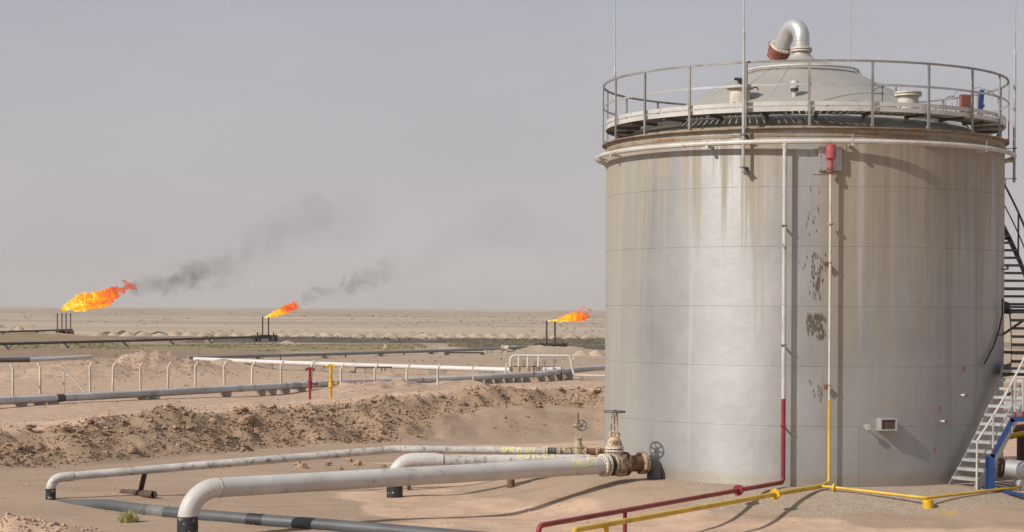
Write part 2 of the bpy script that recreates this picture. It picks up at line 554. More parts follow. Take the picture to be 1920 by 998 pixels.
c = gm.mix(gm.math('MULTIPLY', gm.ss(nfine, .55, .8), .35), c, gm.mix(.5, c, (0.62, 0.48, 0.36)))
hgt = gm.math('ADD', gm.math('MULTIPLY', nfine, .6), gm.math('MULTIPLY', ngrit, .25))
hgt = gm.math('ADD', hgt, gm.math('MULTIPLY', nmid, 1.2))
M_GROUND = gm.bsdf(c, 0.95, 0.0, hgt, 0.75, 0.045, spec=0.15)

# ------------------------------------------------------------------ ground sheet
ys = [-80.0, -40.0, -15.0, 0.0, 10.0, 18.0, 23.0, 26.5]
y = 28.0
while y < 68.0: ys.append(y); y += 0.13
while y < 160.0: ys.append(y); y *= 1.007
while y < 9000.0: ys.append(y); y *= 1.0145
ys.append(14000.0)
ys = np.array(ys)
NC = 380
u = np.linspace(-1, 1, NC)
au = np.abs(u)
s_ = np.where(au < .86, .345 * au / .86, .345 + (au - .86) / .14 * 0.9) * np.sign(u)
YY = np.repeat(ys[:, None], NC, 1)
XX = s_[None, :] * np.maximum(YY, 26.0) + u[None, :] ** 5 * 30.0
ZZ = terrain(XX, YY)
nr = len(ys)
idx = np.arange(nr * NC).reshape(nr, NC)
faces = np.stack([idx[:-1, :-1], idx[:-1, 1:], idx[1:, 1:], idx[1:, :-1]], -1).reshape(-1, 4)
verts = np.stack([XX, YY, ZZ], -1).reshape(-1, 3)
me = arrays_mesh("ground", verts, faces, M_GROUND, True)
ground = bpy.data.objects.new("ground", me)
COL.objects.link(ground); tag(ground, kind='structure')

X, Yg = XX.ravel(), YY.ravel()
b_ = Yg - crest_y(X)
d_ = np.hypot(X - TC.x, Yg - TC.y) - TR
px_ = 960 + F * X / np.maximum(Yg, 5)
n_ = fbm(X * .5, Yg * .5, 121, 3)
pink_z = sst((b_ + 0.45 + .5 * n_) / .9) * sst((30 - b_ + 14 * n_) / 26)
pink_z = np.maximum(pink_z, sst((d_ - 2.2 + 1.4 * n_) / 1.6) * sst((X + 4.2 + 2.2 * n_) / 2.2) * sst((-4.6 - b_) / 2.0) * 0.9)
pink_z = np.maximum(pink_z, np.exp(-(((X + 9.6) / 1.5) ** 2 + ((Yg - 34.2) / 0.6) ** 2)) * 1.6)
grav_z = sst((2.9 + 1.3 * n_ - d_) / 1.4) * sst((X - 2.6 + 1.5 * n_) / 3.0)
clod_z = sst((b_ + 3.6 + .6 * n_) / .8) * sst((0.15 - b_ + .3 * n_) / .7) * (1 - .9 * sst((X + 2.6) / 2.0) * sst((-1.3 - b_ + .5 * n_) / .8))
far_z = sst((Yg - 190) / 160)
pink_z = np.maximum(pink_z, .52 * sst((b_ - 2) / 10) * sst((330 - Yg) / 150))
def band(px0, y0, px1, y1, lo, hi, x0=-1e9, x1=1e9, soft=8.0):
    """zone between two distances (each given at two places across the view)"""
    return None
def rng(v, a, b, s): return sst((v - a) / s + .5) * sst((b - v) / s + .5)
big = fbm(X / 25, Yg / 25, 131, 3)
oil_z = rng(Yg + 22 * big, 352, 405, 10) * rng(X, XU(520, 380) - 16, 60, 14)
oil_z = np.maximum(oil_z, rng(Yg + 14 * big, 388, 404, 8) * rng(X, XU(240, 395), XU(560, 395), 10))
oil_z = np.maximum(oil_z, .62 * rng(Yg + 14 * big, 300, 352, 10) * rng(X, XU(830, 330), 60, 18))
scrub_z = rng(Yg + 22 * big, 283, 345, 14) * rng(X, -160, XU(800, 320), 14) * 0.8
scrub_z = np.maximum(scrub_z, rng(Yg + 14 * big, 318, 385, 10) * rng(X, XU(850, 350), 80, 16) * .85)
scrub_z = np.maximum(scrub_z, rng(Yg + 22 * big, 350, 430, 14) * rng(X, -160, XU(150, 400), 20) * .62)
brn_z = rng(Yg + 20 * big, 246, 288, 14) * rng(X, -120, XU(520, 265), 16)
brn_z = np.maximum(brn_z, rng(Yg + 20 * big, 345, 430, 12) * rng(X, -160, XU(520, 390), 16))
brn_z = np.maximum(brn_z, rng(Yg + 20 * big, 320, 400, 12) * rng(X, 90, 200, 16))
def attr(name, a, b, c_):
    at = me.color_attributes.new(name, 'FLOAT_COLOR', 'POINT')
    arr = np.stack([a, b, c_, np.ones_like(a)], -1).astype(np.float32)
    at.data.foreach_set('color', np.clip(arr, 0, 1).ravel())
attr("zone_a", pink_z, grav_z, clod_z)
attr("zone_b", far_z, oil_z, scrub_z)
band_z = rng(Yg + 300 * big, 1500, 3600, 500) * .75 + rng(Yg + 120 * big, 760, 930, 120) * .45
attr("zone_c", brn_z, band_z, brn_z * 0)

# ------------------------------------------------------------------ rubble, pebbles
def rock_mat(name, a, b, bumpd=.02):
    m = NT(name); p = m.pos()
    n1 = m.noise(p, 2.2, 4); n2 = m.noise(p, 22, 4, .7)
    return m.bsdf(m.mix(m.ss(m.math('ADD', m.math('MULTIPLY', n1, .7), m.math('MULTIPLY', n2, .3)), .36, .62), a, b), .95, 0, n2, .6, bumpd, spec=.15)
M_CLOD = rock_mat("dry_clod", (0.255, 0.166, 0.106), (0.385, 0.264, 0.176))
M_PINK = rock_mat("pink_stone", (0.38, 0.255, 0.175), (0.55, 0.385, 0.275))
ICO = None
def ico(sub):
    bm = bmesh.new(); bmesh.ops.create_icosphere(bm, subdivisions=sub, radius=1.0)
    v = np.array([p.co[:] for p in bm.verts]); f = np.array([[q.index for q in fc.verts] for fc in bm.faces]); bm.free()
    return v, f
IV, IF = ico(1)
def scatter(name, xs, ys_, sizes, mat, sink=.25, flat=.75):
    n = len(xs); k = len(IV)
    zs = terrain(xs, ys_)
    ang = RNG.uniform(0, 6.28, n); ca, sa_ = np.cos(ang), np.sin(ang)
    sc = sizes[:, None] * RNG.uniform(.55, 1.3, (n, 3)); sc[:, 2] *= flat
    jit = 1 + RNG.uniform(-.42, .38, (n, k))
    v = IV[None] * jit[:, :, None] * sc[:, None, :]
    x = v[:, :, 0] * ca[:, None] - v[:, :, 1] * sa_[:, None]; y_ = v[:, :, 0] * sa_[:, None] + v[:, :, 1] * ca[:, None]
    out = np.stack([x + xs[:, None], y_ + ys_[:, None], v[:, :, 2] + (zs + sizes * (.5 - sink))[:, None]], -1).reshape(-1, 3)
    f = (IF[None] + (np.arange(n) * k)[:, None, None]).reshape(-1, IF.shape[1])
    o = bpy.data.objects.new(name, arrays_mesh(name, out, f, mat, False))
    COL.objects.link(o); return tag(o, kind='stuff')
# clods on the face of the earth berm
n = 24000
xs = RNG.uniform(-17, 7, n); bb = -3.75 * RNG.random(n) ** 0.85 + .15
keep = fbm(xs * .7, bb * .9, 141, 3) + RNG.uniform(-.5, .5, n) > -.18
soft_r = (xs > -2.4) & (bb < -1.5 + .6 * fbm(xs, bb, 3, 2))
keep &= ~(soft_r & (RNG.random(n) > .05))
xs, bb = xs[keep], bb[keep]
sz = .014 + .036 * RNG.random(len(xs)) ** 2.6 + (RNG.random(len(xs)) < .03) * RNG.uniform(.02, .07, len(xs))
tag(scatter("berm_rubble", xs, crest_y(xs) + bb, sz, M_CLOD), 'loose brown clods covering the face of the earth berm', 'rubble')
# paler stones along the crest and on the track
n = 2200
xs = RNG.uniform(-17, 7, n); bb = RNG.exponential(3.0, n) - .9
sz = .015 + .045 * RNG.random(n) ** 3
tag(scatter("crest_stones", xs, crest_y(xs) + bb, sz, M_PINK), 'small pale pink stones along the crest of the berm', 'stones')
# pebbles on the tank pad and floor
n = 2600
ys2 = RNG.uniform(31, 52, n); xs = ys2 * RNG.uniform(-.29, .29, n)
ok = (np.hypot(xs - TC.x, ys2 - TC.y) > 4.5) & (ys2 < crest_y(xs) - 3.2)
xs, ys2 = xs[ok], ys2[ok]
tag(scatter("pebbles", xs, ys2, .006 + .022 * RNG.random(len(xs)) ** 3, M_PINK), 'scattered pebbles on the sandy floor round the tank', 'pebbles')
n = 700
xs = RNG.normal(-9.6, .9, n); ys2 = RNG.normal(34.2, .33, n)
tag(scatter("spoil_rubble", xs, ys2, .012 + .04 * RNG.random(n) ** 2.5, M_PINK), 'pinkish rubble along the low spoil heap at the near left', 'rubble')
for i, (px, yy, sx, sy, n) in enumerate(((290, 186, 5.5, 4.0, 900), (215, 176, 3.0, 2.5, 260), (700, 151, 2.5, 2.2, 160))):
    xs = RNG.normal(XU(px, yy), sx, n); ys2 = RNG.normal(yy - 1.5, sy, n)
    tag(scatter("mound_rubble", xs, ys2, .03 + .10 * RNG.random(n) ** 2.5, M_CLOD), 'rubble on the sand mound beyond the fence', 'rubble')
n = 1500
ys2 = 72 * np.exp(RNG.uniform(0, 1.35, n)); xs = ys2 * RNG.uniform(-.29, .06, n)
tag(scatter("plain_stones", xs, ys2, .02 + .07 * RNG.random(n) ** 3, M_CLOD), 'scattered stones on the sand between the berm and the pipelines', 'stones')
# stones that lie singly: large clods
def boulder(name, x, y_, s, mat, label, cat, group, seed, flat=.75):
    bm = bmesh.new(); bmesh.ops.create_icosphere(bm, subdivisions=2, radius=1.0)
    rr = random.Random(seed)
    k1 = [rr.uniform(-3, 3) for _ in range(3)]
    for vtx in bm.verts:
        p = vtx.co
        f = 1 + .22 * math.sin(2.1 * p.x + k1[0]) * math.cos(2.7 * p.y + k1[1]) + .12 * math.sin(5 * p.z + k1[2]) + rr.uniform(-.22, .2)
        vtx.co = Vector((p.x * s * f * rr.uniform(.97, 1.03) * 1.15, p.y * s * f * .9, p.z * s * f * flat))
    mesh_ = bpy.data.meshes.new(name); bm.to_mesh(mesh_); bm.free(); mesh_.materials.append(mat)
    o = bpy.data.objects.new(name, mesh_); o.location = (x, y_, gz(x, y_) + s * .25); o.rotation_euler = (rr.uniform(-.3, .3), rr.uniform(-.3, .3), rr.uniform(0, 6))
    COL.objects.link(o); return tag(o, label, cat, group)
def crest_place(px, b):
    yv = 50.0
    for _ in range(12): yv = float(crest_y(XU(px, yv))) + b
    return XU(px, yv), yv
BW = [(465, -1.0, .22, 'largest flat brown clod lodged high on the berm face'),
      (75, -1.5, .15, 'rounded brown clod at the left end of the berm face'),
      (248, -3.1, .15, 'squat clod at the foot of the berm behind the white drain pipe'),
      (455, -.35, .12, 'brown clod sitting on the lip of the berm above the largest clod')]
for i, (px, b, s, lab) in enumerate(BW):
    x, yv = crest_place(px, b); boulder("clod", x, yv, s, M_CLOD, lab, "clod", "large clods on the earth berm", i)
rr = random.Random(5)
for i in range(46):
    px = rr.uniform(0, 1130); b = rr.uniform(-3.6, .1) if px < 850 else rr.uniform(-1.4, .1)
    x, yv = crest_place(px, b)
    boulder("clod", x, yv, rr.uniform(.06, .13), M_CLOD, 'brown clod bedded in the rubble face of the earth berm', "clod", "clods on the earth berm", 20 + i)
STN = [(1095, 772, 'pale'), (1005, 728, 'pale')]
x, yv = crest_place(1118, -.5); boulder("stone", x, yv, .17, M_PINK, 'pale rounded stone on the berm crest next to the tank', "stone", None, 91)
x, yv = crest_place(1003, .1); boulder("stone", x, yv, .13, M_PINK, 'pale stone on the highest hump of the berm crest', "stone", None, 92)
for i, (px, py) in enumerate([(506, 872), (560, 875), (568, 882), (640, 862), (655, 866), (672, 873), (720, 878), (615, 876), (868, 858), (925, 856), (1170, 836)]):
    yv = 3533 * 4.05 / (py - 578)
    if yv > 50: yv = 47.0
    boulder("stone", XU(px, yv), yv, .075 + .03 * (i % 3), M_CLOD, 'brown stone lying on the drifted sand behind the drain pipe', "stone", "stones on the drifted sand", 60 + i)
# ------------------------------------------------------------------ materials
def shell_material():
    m = NT("weathered_shell_paint")
    o = m.obj()
    sp = m.n("ShaderNodeSeparateXYZ"); m.put(sp.inputs[0], o)
    ang = m.math('ARCTAN2', sp.outputs[0], m.math('MULTIPLY', sp.outputs[1], -1.0))
    arc = m.math('MULTIPLY', ang, TR)
    cv = m.n("ShaderNodeCombineXYZ"); m.put(cv.inputs[0], arc); m.put(cv.inputs[2], sp.outputs[2])
    v = cv.outputs[0]
    z = sp.outputs[2]
    streak = m.noise(m.scaled(v, (1.6, 1, .045)), 1.0, 5, .62)
    fine = m.noise(m.scaled(v, (7.0, 1, .10)), 1.0, 5, .7)
    cloud = m.noise(v, .55, 5, .6)
    grain = m.noise(v, 28, 3, .6)
    rnd = m.n("ShaderNodeObjectInfo").outputs['Random']
    base = m.mix(m.ss(cloud, .3, .7), (0.330, 0.330, 0.327), (0.405, 0.405, 0.402))
    base = m.mix(m.math('MULTIPLY', m.math('SUBTRACT', rnd, .5), .25), base, (0.28, 0.28, 0.28))
    # brown dust washed down from the rim: thick in the upper courses, thinning downwards
    hi = m.ss(m.math('ADD', z, m.math('MULTIPLY', streak, 4.2)), 3.8, 10.2)
    side = m.math('MAXIMUM', m.ss(ang, -.02, .30), m.ss(ang, -1.15, -1.30))
    k = m.math('ADD', m.math('MULTIPLY', streak, 1.0), m.math('MULTIPLY', m.math('SUBTRACT', fine, .5), .55))
    thr = m.math('SUBTRACT', m.math('SUBTRACT', 0.62, m.math('MULTIPLY', hi, .27)), m.math('MULTIPLY', side, .10))
    silver = m.math('MULTIPLY', m.ss(ang, -1.15, -.75), m.ss(ang, -.08, -.16))
    thr = m.math('ADD', thr, m.math('MULTIPLY', silver, .095))
    dirt = m.ss(m.math('SUBTRACT', k, thr), -.04, .13)
    dirt = m.math('MULTIPLY', dirt, m.math('ADD', .42, m.math('MULTIPLY', hi, .48)))
    col = m.mix(dirt, base, m.mix(m.ss(fine, .3, .7), (0.250, 0.213, 0.152), (0.355, 0.310, 0.230)))
    # broad band of baked-on film either side of the foam riser
    band = m.math('MULTIPLY', m.ss(ang, -.10, -.04), m.ss(ang, .13, .06))
    film = m.math('MULTIPLY', band, m.math('MULTIPLY', m.ss(z, .0, 4.5), .70))
    col = m.mix(film, col, (0.300, 0.250, 0.165))
    edge_l = m.math('MULTIPLY', m.ss(m.math('ADD', ang, m.math('MULTIPLY', m.math('SUBTRACT', streak, .5), .5)), -.85, -1.15), .62)
    film = m.math('MAXIMUM', film, edge_l)
    col = m.mix(edge_l, col, (0.345, 0.325, 0.275))
    # bright rain-washed runs
    run = m.ss(m.noise(m.scaled(v, (3.1, 1, .05)), 1.0, 4, .6), .60, .70)
    col = m.mix(m.math('MULTIPLY', run, .5), col, (0.46, 0.455, 0.44))
    # rust bleeding from the rim and seams
    rs = m.noise(m.scaled(v, (5.0, 1, .8)), 1.0, 4, .65)
    rust = m.math('MULTIPLY', m.ss(rs, .56, .68), m.ss(m.math('ADD', z, m.math('MULTIPLY', rs, .4)), 7.20, 7.42))
    col = m.mix(m.math('MULTIPLY', rust, .85), col, (0.30, 0.13, 0.035))
    scr = m.noise(v, 6.5, 6, .75, .8)
    col = m.mix(m.math('MULTIPLY', m.math('MULTIPLY', m.ss(scr, .69, .74), m.ss(ang, .2, .5)), .6), col, (0.50, 0.36, 0.26))
    # soil splashed up at the foot
    foot = m.math('MULTIPLY', m.ss(m.math('SUBTRACT', z, m.math('MULTIPLY', cloud, .25)), .22, .0), .5)
    col = m.mix(foot, col, (0.34, 0.265, 0.19))
    rough = m.math('ADD', .55, m.math('ADD', m.math('MULTIPLY', dirt, .28), m.math('MULTIPLY', m.math('SUBTRACT', cloud, .5), .16)))
    h = m.math('ADD', m.math('MULTIPLY', cloud, 2.5), m.math('MULTIPLY', grain, .10))
    mat_ = m.bsdf(col, rough, m.math('SUBTRACT', .54, m.math('MULTIPLY', m.math('ADD', dirt, film, clamp=True), .48)), h, .32, .035)
    pb = [n_ for n_ in m.t.nodes if n_.type == 'BSDF_PRINCIPLED'][0]
    pb.inputs['Anisotropic'].default_value = .52
    tv = m.n('ShaderNodeCombineXYZ'); tv.inputs[2].default_value = 1.0; m.put(pb.inputs['Tangent'], tv.outputs[0])
    return mat_
M_SHELL = shell_material()
M_DARK = paint("dark_joint", (0.09, 0.085, 0.08), amount=.1)
M_CURB = paint("rusty_curb_angle", (0.25, 0.205, 0.150), (0.27, 0.115, 0.04), .55, 4.0, .8, stretch=(1, 1, 1), tone=.25)
M_ROOF = paint("roof_paint", (0.365, 0.355, 0.335), (0.30, 0.255, 0.195), .55, 1.6, .55, metal=.25, tone=.12, soft=.25, dust=(0.40, 0.35, 0.28))
M_SILT = paint("roof_silt", (0.33, 0.28, 0.215), (0.19, 0.155, 0.115), .4, 9.0, .95, tone=.2, soft=.2)
M_WHITE = paint("white_pipe_paint", (0.50, 0.47, 0.425), (0.26, 0.17, 0.105), .32, 9.0, .45, tone=.1, stretch=(1, 1, .6))
M_GALV = paint("galvanised_steel", (0.44, 0.44, 0.43), (0.24, 0.20, 0.16), .22, 8.0, .45, metal=.45, tone=.12)
M_GALVD = paint("aged_and_shaded_steel", (0.12, 0.12, 0.118), (0.075, 0.06, 0.045), .3, 7.0, .6, metal=.3)  # dark steel; on the upper stair it stands in for backlit shade
M_RAIL = paint("rail_steel", (0.27, 0.26, 0.245), (0.15, 0.10, 0.065), .40, 7.0, .55, metal=.3, tone=.2)
M_GRATE = paint("dusty_grating", (0.20, 0.17, 0.135), (0.12, 0.09, 0.065), .4, 7.0, .7)
M_WALK = paint("walkway_paint", (0.50, 0.48, 0.45), (0.30, 0.25, 0.19), .28, 6.0, .5, tone=.1)
M_ALU = paint("aluminium_duct", (0.55, 0.55, 0.54), (0.34, 0.33, 0.32), .2, 3.0, .46, metal=.6, tone=.1, soft=.2, bump=.001)
M_REDP = paint("red_paint", (0.235, 0.020, 0.028), (0.16, 0.05, 0.04), .2, 7.0, .45, tone=.22, dust=(0.29, 0.10, 0.085))
M_REDF = paint("faded_red_paint", (0.40, 0.085, 0.095), (0.25, 0.10, 0.07), .18, 12.0, .38, tone=.15)
M_REDO = paint("red_oxide", (0.25, 0.080, 0.055), (0.14, 0.085, 0.06), .5, 8.0, .6, tone=.2)
M_YEL = paint("yellow_paint", (0.62, 0.375, 0.018), (0.36, 0.19, 0.03), .2, 8.0, .45, tone=.18, dust=(0.55, 0.385, 0.10))
M_BLUE = paint("blue_paint", (0.016, 0.050, 0.165), (0.03, 0.04, 0.07), .16, 7.0, .42, tone=.2)
M_CREAM = paint("cream_rusty_casting", (0.45, 0.365, 0.25), (0.18, 0.09, 0.045), .6, 8.0, .6, tone=.2)
M_CREAM2 = paint("pale_flange_paint", (0.56, 0.50, 0.41), (0.17, 0.10, 0.06), .36, 12.0, .6, tone=.15)
M_RUST = paint("rusty_steel", (0.165, 0.085, 0.05), (0.27, 0.17, 0.09), .5, 9.0, .85, tone=.3, soft=.15)
M_RUSTD = paint("dark_rust", (0.085, 0.05, 0.038), (0.16, 0.08, 0.05), .4, 9.0, .85, tone=.3)
M_BLACK = paint("black_coating", (0.022, 0.022, 0.024), (0.40, 0.39, 0.37), .36, 10.0, .5, tone=.3, soft=.04)
M_PIPEW = paint("white_line_paint", (0.52, 0.495, 0.46), (0.33, 0.32, 0.31), .50, 3.6, .48, tone=.09, soft=.16)
M_PIPEB = paint("scuffed_white_line_paint", (0.50, 0.475, 0.44), (0.13, 0.13, 0.13), .58, 7.0, .5, tone=.16, soft=.2)
M_PIPEG = paint("grey_line_paint", (0.075, 0.080, 0.085), (0.14, 0.135, 0.13), .25, 2.6, .5, tone=.2, soft=.2, dust=(0.12, 0.112, 0.10))
M_SLEEVE = paint("black_sleeve_tape", (0.020, 0.020, 0.022), (0.05, 0.05, 0.05), .2, 6.0, .55)
M_PALEG = paint("scuffed_grey_sleeve", (0.15, 0.15, 0.145), (0.25, 0.24, 0.23), .45, 12.0, .6, tone=.2)
M_GASK = paint("gasket_black", (0.025, 0.024, 0.022), (0.16, 0.11, 0.07), .3, 14.0, .7)
M_CONC = paint("concrete", (0.36, 0.31, 0.245), (0.26, 0.22, 0.17), .4, 4.0, .9, tone=.15, soft=.2)
M_CHALK = paint("yellow_chalk", (0.78, 0.73, 0.34), (0.62, 0.57, 0.34), .2, 30.0, .85)
M_NUM = paint("red_marker", (0.50, 0.03, 0.05), (0.40, 0.06, 0.06), .1, 20.0, .6)
M_DRIP = paint("black_drip_stain", (0.115, 0.092, 0.065), (0.19, 0.155, 0.112), .3, 20.0, .6)

# ------------------------------------------------------------------ storage tank
tank = thing("storage_tank", TC, "large weathered silver cylindrical storage tank with conical roof and railed rim", "storage tank")
CH = 1.21
def plate(a0, a1, z0, z1, r=TR, t=.004):
    mb = MB(); n = max(3, int((a1 - a0) / 1.5))
    g = 0.022
    A = [a0 + g + (a1 - a0 - 2 * g) * i / n for i in range(n + 1)]
    zs_ = [z0 + .001, z0 + .006, z1 - .006, z1 - .001]; rs_ = [r - t, r, r, r - t]
    vs = [T(a, rr_, zz) for a in A for rr_, zz in zip(rs_, zs_)]
    fs = []
    for i in range(n):
        for k in range(3):
            p = i * 4 + k; fs.append((p, p + 4, p + 5, p + 1))
    mb._add(vs, fs, True)
    return mb
for c_i in range(6):
    z0, z1 = c_i * CH - (0.5 if c_i == 0 else 0), (c_i + 1) * CH - (0.05 if c_i == 5 else 0)
    start = 15.1 if c_i % 2 == 0 else -54.6
    for k in range(6):
        part(tank, "shell_plate", plate(start + 60 * k, start + 60 * (k + 1), z0, z1, TR), M_SHELL)
mb = MB(); mb.lathe([(TR - .02, -.5), (TR - .02, 7.2)], TC, seg=96)
part(tank, "shell_lining", mb, M_SHELL)
mb = MB(); mb.lathe([(TR - .015, 7.19), (TR + .02, 7.19), (TR + .03, 7.215), (TR + .095, 7.222), (TR + .095, 7.245), (TR - .02, 7.252)], TC, seg=120, smooth=False)
mb.lathe([(TR + .012, 7.06), (TR + .012, 7.12), (TR - .01, 7.12)], TC, seg=120, smooth=False)
part(tank, "rim_angle", mb, M_CURB)
# roof
mb = MB()
prof = [(TR - .03, 7.25), (4.20, 7.275), (3.95, 7.40)]
mb.lathe(prof, TC, seg=96)
part(tank, "roof_edge", mb, M_SILT, "silt covered outer band of the roof under the walkway")
mb = MB()
mb.lathe([(3.95, 7.395), (3.0, 7.92), (2.0, 8.45), (1.25, 8.83), (.8, 9.03), (.5, 9.12), (.36, 9.16), (.26, 9.22), (.20, 9.30), (.185, 9.36)], TC + Vector((-.04, 0, 0)), seg=72)
roof = part(tank, "roof_cone", mb, M_ROOF)
mb = MB()
for k in range(18):
    a = k * 20 + 7
    mb.tube([T(a, r_, z_) + Vector((-.04, 0, .004)) for r_, z_ in ((3.9, 7.42), (2.0, 8.452), (1.25, 8.832), (.9, 8.99))], .0035, 4, False)
part(roof, "weld_seam", mb, M_ROOF)

# gooseneck on the roof apex
gp = TC + Vector((-.04, 0, 0))
h_ = Vector((-.46, .89, 0)).normalized()
neck = MB(); neck.cyl(gp + Vector((0, 0, 9.28)), gp + Vector((0, 0, 9.44)), .185, 28)
gn = thing("vent_gooseneck", gp + Vector((0, 0, 9.30)), "shiny aluminium gooseneck vent pipe bolted on the tank roof apex", "vent pipe")
part(gn, "neck", neck, M_ALU)
mb = MB(); mb.flange(gp + Vector((0, 0, 9.425)), (0, 0, 1), .245, .035, 14, .017); mb.flange(gp + Vector((0, 0, 9.372)), (0, 0, 1), .245, .03, 14, .017)
part(gn, "flange", mb, M_CREAM2)
rb = .30; cen = gp + h_ * rb + Vector((0, 0, 9.65))
pts = [gp + Vector((0, 0, 9.44)), gp + Vector((0, 0, 9.58))]
for k in range(19):
    th = R(140) * k / 18
    pts.append(cen - h_ * (rb * math.cos(th)) + Vector((0, 0, rb * math.sin(th))))
th = R(140); dirn = (h_ * math.sin(th) + Vector((0, 0, math.cos(th)))).normalized()
endp = pts[-1] + dirn * .34
pts.append(endp)
mb = MB(); mb.tube(pts, .185, 28, False); part(gn, "bent_pipe", mb, M_ALU)
mb = MB(); mb.ring(gp + Vector((0, 0, 9.60)), (0, 0, 1), .185, .006); part(gn, "weld_ring", mb, M_ALU)
mb = MB(); mb.flange(endp + dirn * .03, dirn, .255, .04, 16, .018); part(gn, "flange", mb, M_CREAM2)
mb = MB(); mb.cyl(endp + dirn * .05, endp + dirn * .19, .235, 28); mb.flange(endp + dirn * .07, dirn, .255, .03, 16, .016); mb.flange(endp + dirn * .20, dirn, .25, .03, 12, .016)
mb.ring(endp + dirn * .13 - h_ * .0, dirn, .245, .012)
part(gn, "flame_arrester", mb, M_REDO)
mb = MB(); mb.cyl(endp + dirn * .21, endp + dirn * .33, .21, 24, .23); mb.ring(endp + dirn * .08 + Vector((-.22, 0, .10)), (0, 1, 0), .06, .009, 12, 6)
part(gn, "outlet_cowl", mb, M_REDO)

# cooling-water ring round the cone
mb = MB(); mb.ring(gp + Vector((0, 0, 8.90)), (0, 0, 1), 1.27, .026, 64, 8)
rng_o = thing("roof_spray_ring", gp + Vector((0, 0, 8.85)), "thin white spray ring pipe circling the upper roof cone", "spray ring")
part(rng_o, "ring_pipe", mb, M_WHITE)
mb = MB()
for k in range(8):
    a = 20 + k * 45; p = T(a, 1.27, 8.90) + Vector((-.04, 0, 0)); mb.bar(p, p - Vector((0, 0, .12)), .03, .012)
part(rng_o, "bracket", mb, M_GALV)
mb = MB(); mb.tube([T(a, 1.32, 8.79 - .018 * math.sin(R(a * 3))) + Vector((-.04, 0, .03)) for a in range(-100, 100, 6)], .008, 5)
tag(single("roof_cable", mb, M_GALVD, T(0, 1.32, 8.79), "thin dark cable lying on the roof cone just below the spray ring", "cable"))
mb = MB(); mb.tube([T(a, r_, 7.275 + (4.2 - r_) * .55 + .02) + Vector((-.04, 0, 0)) for a, r_ in ((4, 3.75), (7, 3.45), (11, 3.22), (16, 3.1), (21, 3.05), (26, 3.08))], .010, 5)
tag(single("loose_cable", mb, M_GALVD, T(4, 3.75, 7.5), "loose cable curving over the lower roof cone to the right of the small vent", "cable"))

# walkway
WZ = 7.60
wk = part(tank, "walkway_frame", MB().lathe([(4.40, WZ - .03), (4.42, WZ - .03), (4.42, WZ + .055), (4.40, WZ + .055), (4.40, WZ - .03)], TC, seg=120, smooth=False)
          .lathe([(3.72, WZ - .03), (3.74, WZ - .03), (3.74, WZ + .04), (3.72, WZ + .04), (3.72, WZ - .03)], TC, seg=96, smooth=False), M_WALK)
mb = MB(); mb.lathe([(4.405, WZ + .085), (4.425, WZ + .085), (4.425, WZ + .165), (4.405, WZ + .165), (4.405, WZ + .085)], TC, seg=120, smooth=False)
part(wk, "toe_plate", mb, M_WALK)
mb = MB()
for k in range(96):
    a = k * 3.75; p = T(a, 4.41, WZ + .07); mb.box(p, (.05, .012, .03), Matrix.Rotation(R(a) - PHI, 3, 'Z'))
part(wk, "spacer", mb, M_WALK, kind='stuff')
mb = MB()
for k in range(174):
    a = k * 360 / 174; mb.bar(T(a, 3.745, WZ), T(a, 4.395, WZ), .105, .03)
part(wk, "grating", mb, M_GRATE, kind='stuff')
for k in range(24):
    a = k * 15 + 4
    zr = 7.275 + (4.2 - 3.75) * .5
    mb = MB(); mb.bar(T(a, 3.74, WZ - .055), T(a, 4.38, WZ - .055), .05, .05); mb.bar(T(a, 3.80, zr), T(a, 3.80, WZ - .05), .05, .05)
    part(wk, "bracket", mb, M_GALVD)
# guard rail
RR = 4.465
rail_pts = [T(a, RR, 8.575) for a in range(0, 360, 3)]
mb = MB(); mb.sweep(rail_pts, .035, .042, True)
gr = part(tank, "top_rail", mb, M_RAIL)
mb = MB(); mb.sweep([T(a, RR, 8.10) for a in np.arange(-104.5, 234, 2.5)], .012, .045)
part(gr, "mid_rail", mb, M_GALV)
base_post = None
for k in range(22):
    a = 1.7 + 360 / 22 * k
    mb = MB(); mb.box(T(a, RR + .012, (7.255 + 8.56) / 2), (.052, .03, 8.56 - 7.255), Matrix.Rotation(R(a) - PHI, 3, 'Z'))
    mb.box(T(a, RR - .02, 7.29), (.05, .05, .06), Matrix.Rotation(R(a) - PHI, 3, 'Z'))
    part(gr, "post", mb, M_RAIL)
# roof pieces
def roof_z(r): return float(np.interp(r, [.36, .5, .8, 1.25, 2.0, 3.0, 3.95, 4.2], [9.16, 9.12, 9.03, 8.83, 8.45, 7.92, 7.395, 7.275]))
p = T(-27, 2.9, 0); z0 = roof_z(2.9)
hatch = thing("roof_manhole", (p.x, p.y, z0), "dirty white bolted manhole with black capped pipe on the roof front", "manhole")
mb = MB(); mb.cyl((p.x, p.y, z0 - .15), (p.x, p.y, 8.25), .215, 28); part(hatch, "nozzle", mb, M_CREAM2)
mb = MB(); mb.flange((p.x, p.y, 8.27), (0, 0, 1), .30, .05, 14, .016, bl=.05); part(hatch, "cover", mb, M_CREAM2)
mb = MB(); mb.cyl((p.x + .0, p.y, 8.26), (p.x, p.y, 8.42), .055, 14); mb.cyl((p.x, p.y, 8.42), (p.x, p.y, 8.46), .075, 10); mb.cyl((p.x - .12, p.y - .02, 8.445), (p.x + .02, p.y, 8.45), .03, 8); part(hatch, "capped_pipe", mb, M_BLACK)
mb = MB(); mb.tube(bend([(p.x + .22, p.y - .05, 8.27), (p.x + .36, p.y - .06, 8.27), (p.x + .38, p.y - .06, 8.20)], .04), .016, 6); part(hatch, "handle", mb, M_RUSTD)
p = T(-3.6, 2.75, 0); z0 = roof_z(2.75)
vt = thing("roof_vent", (p.x, p.y, z0), "small white mushroom breather vent on the roof front", "vent")
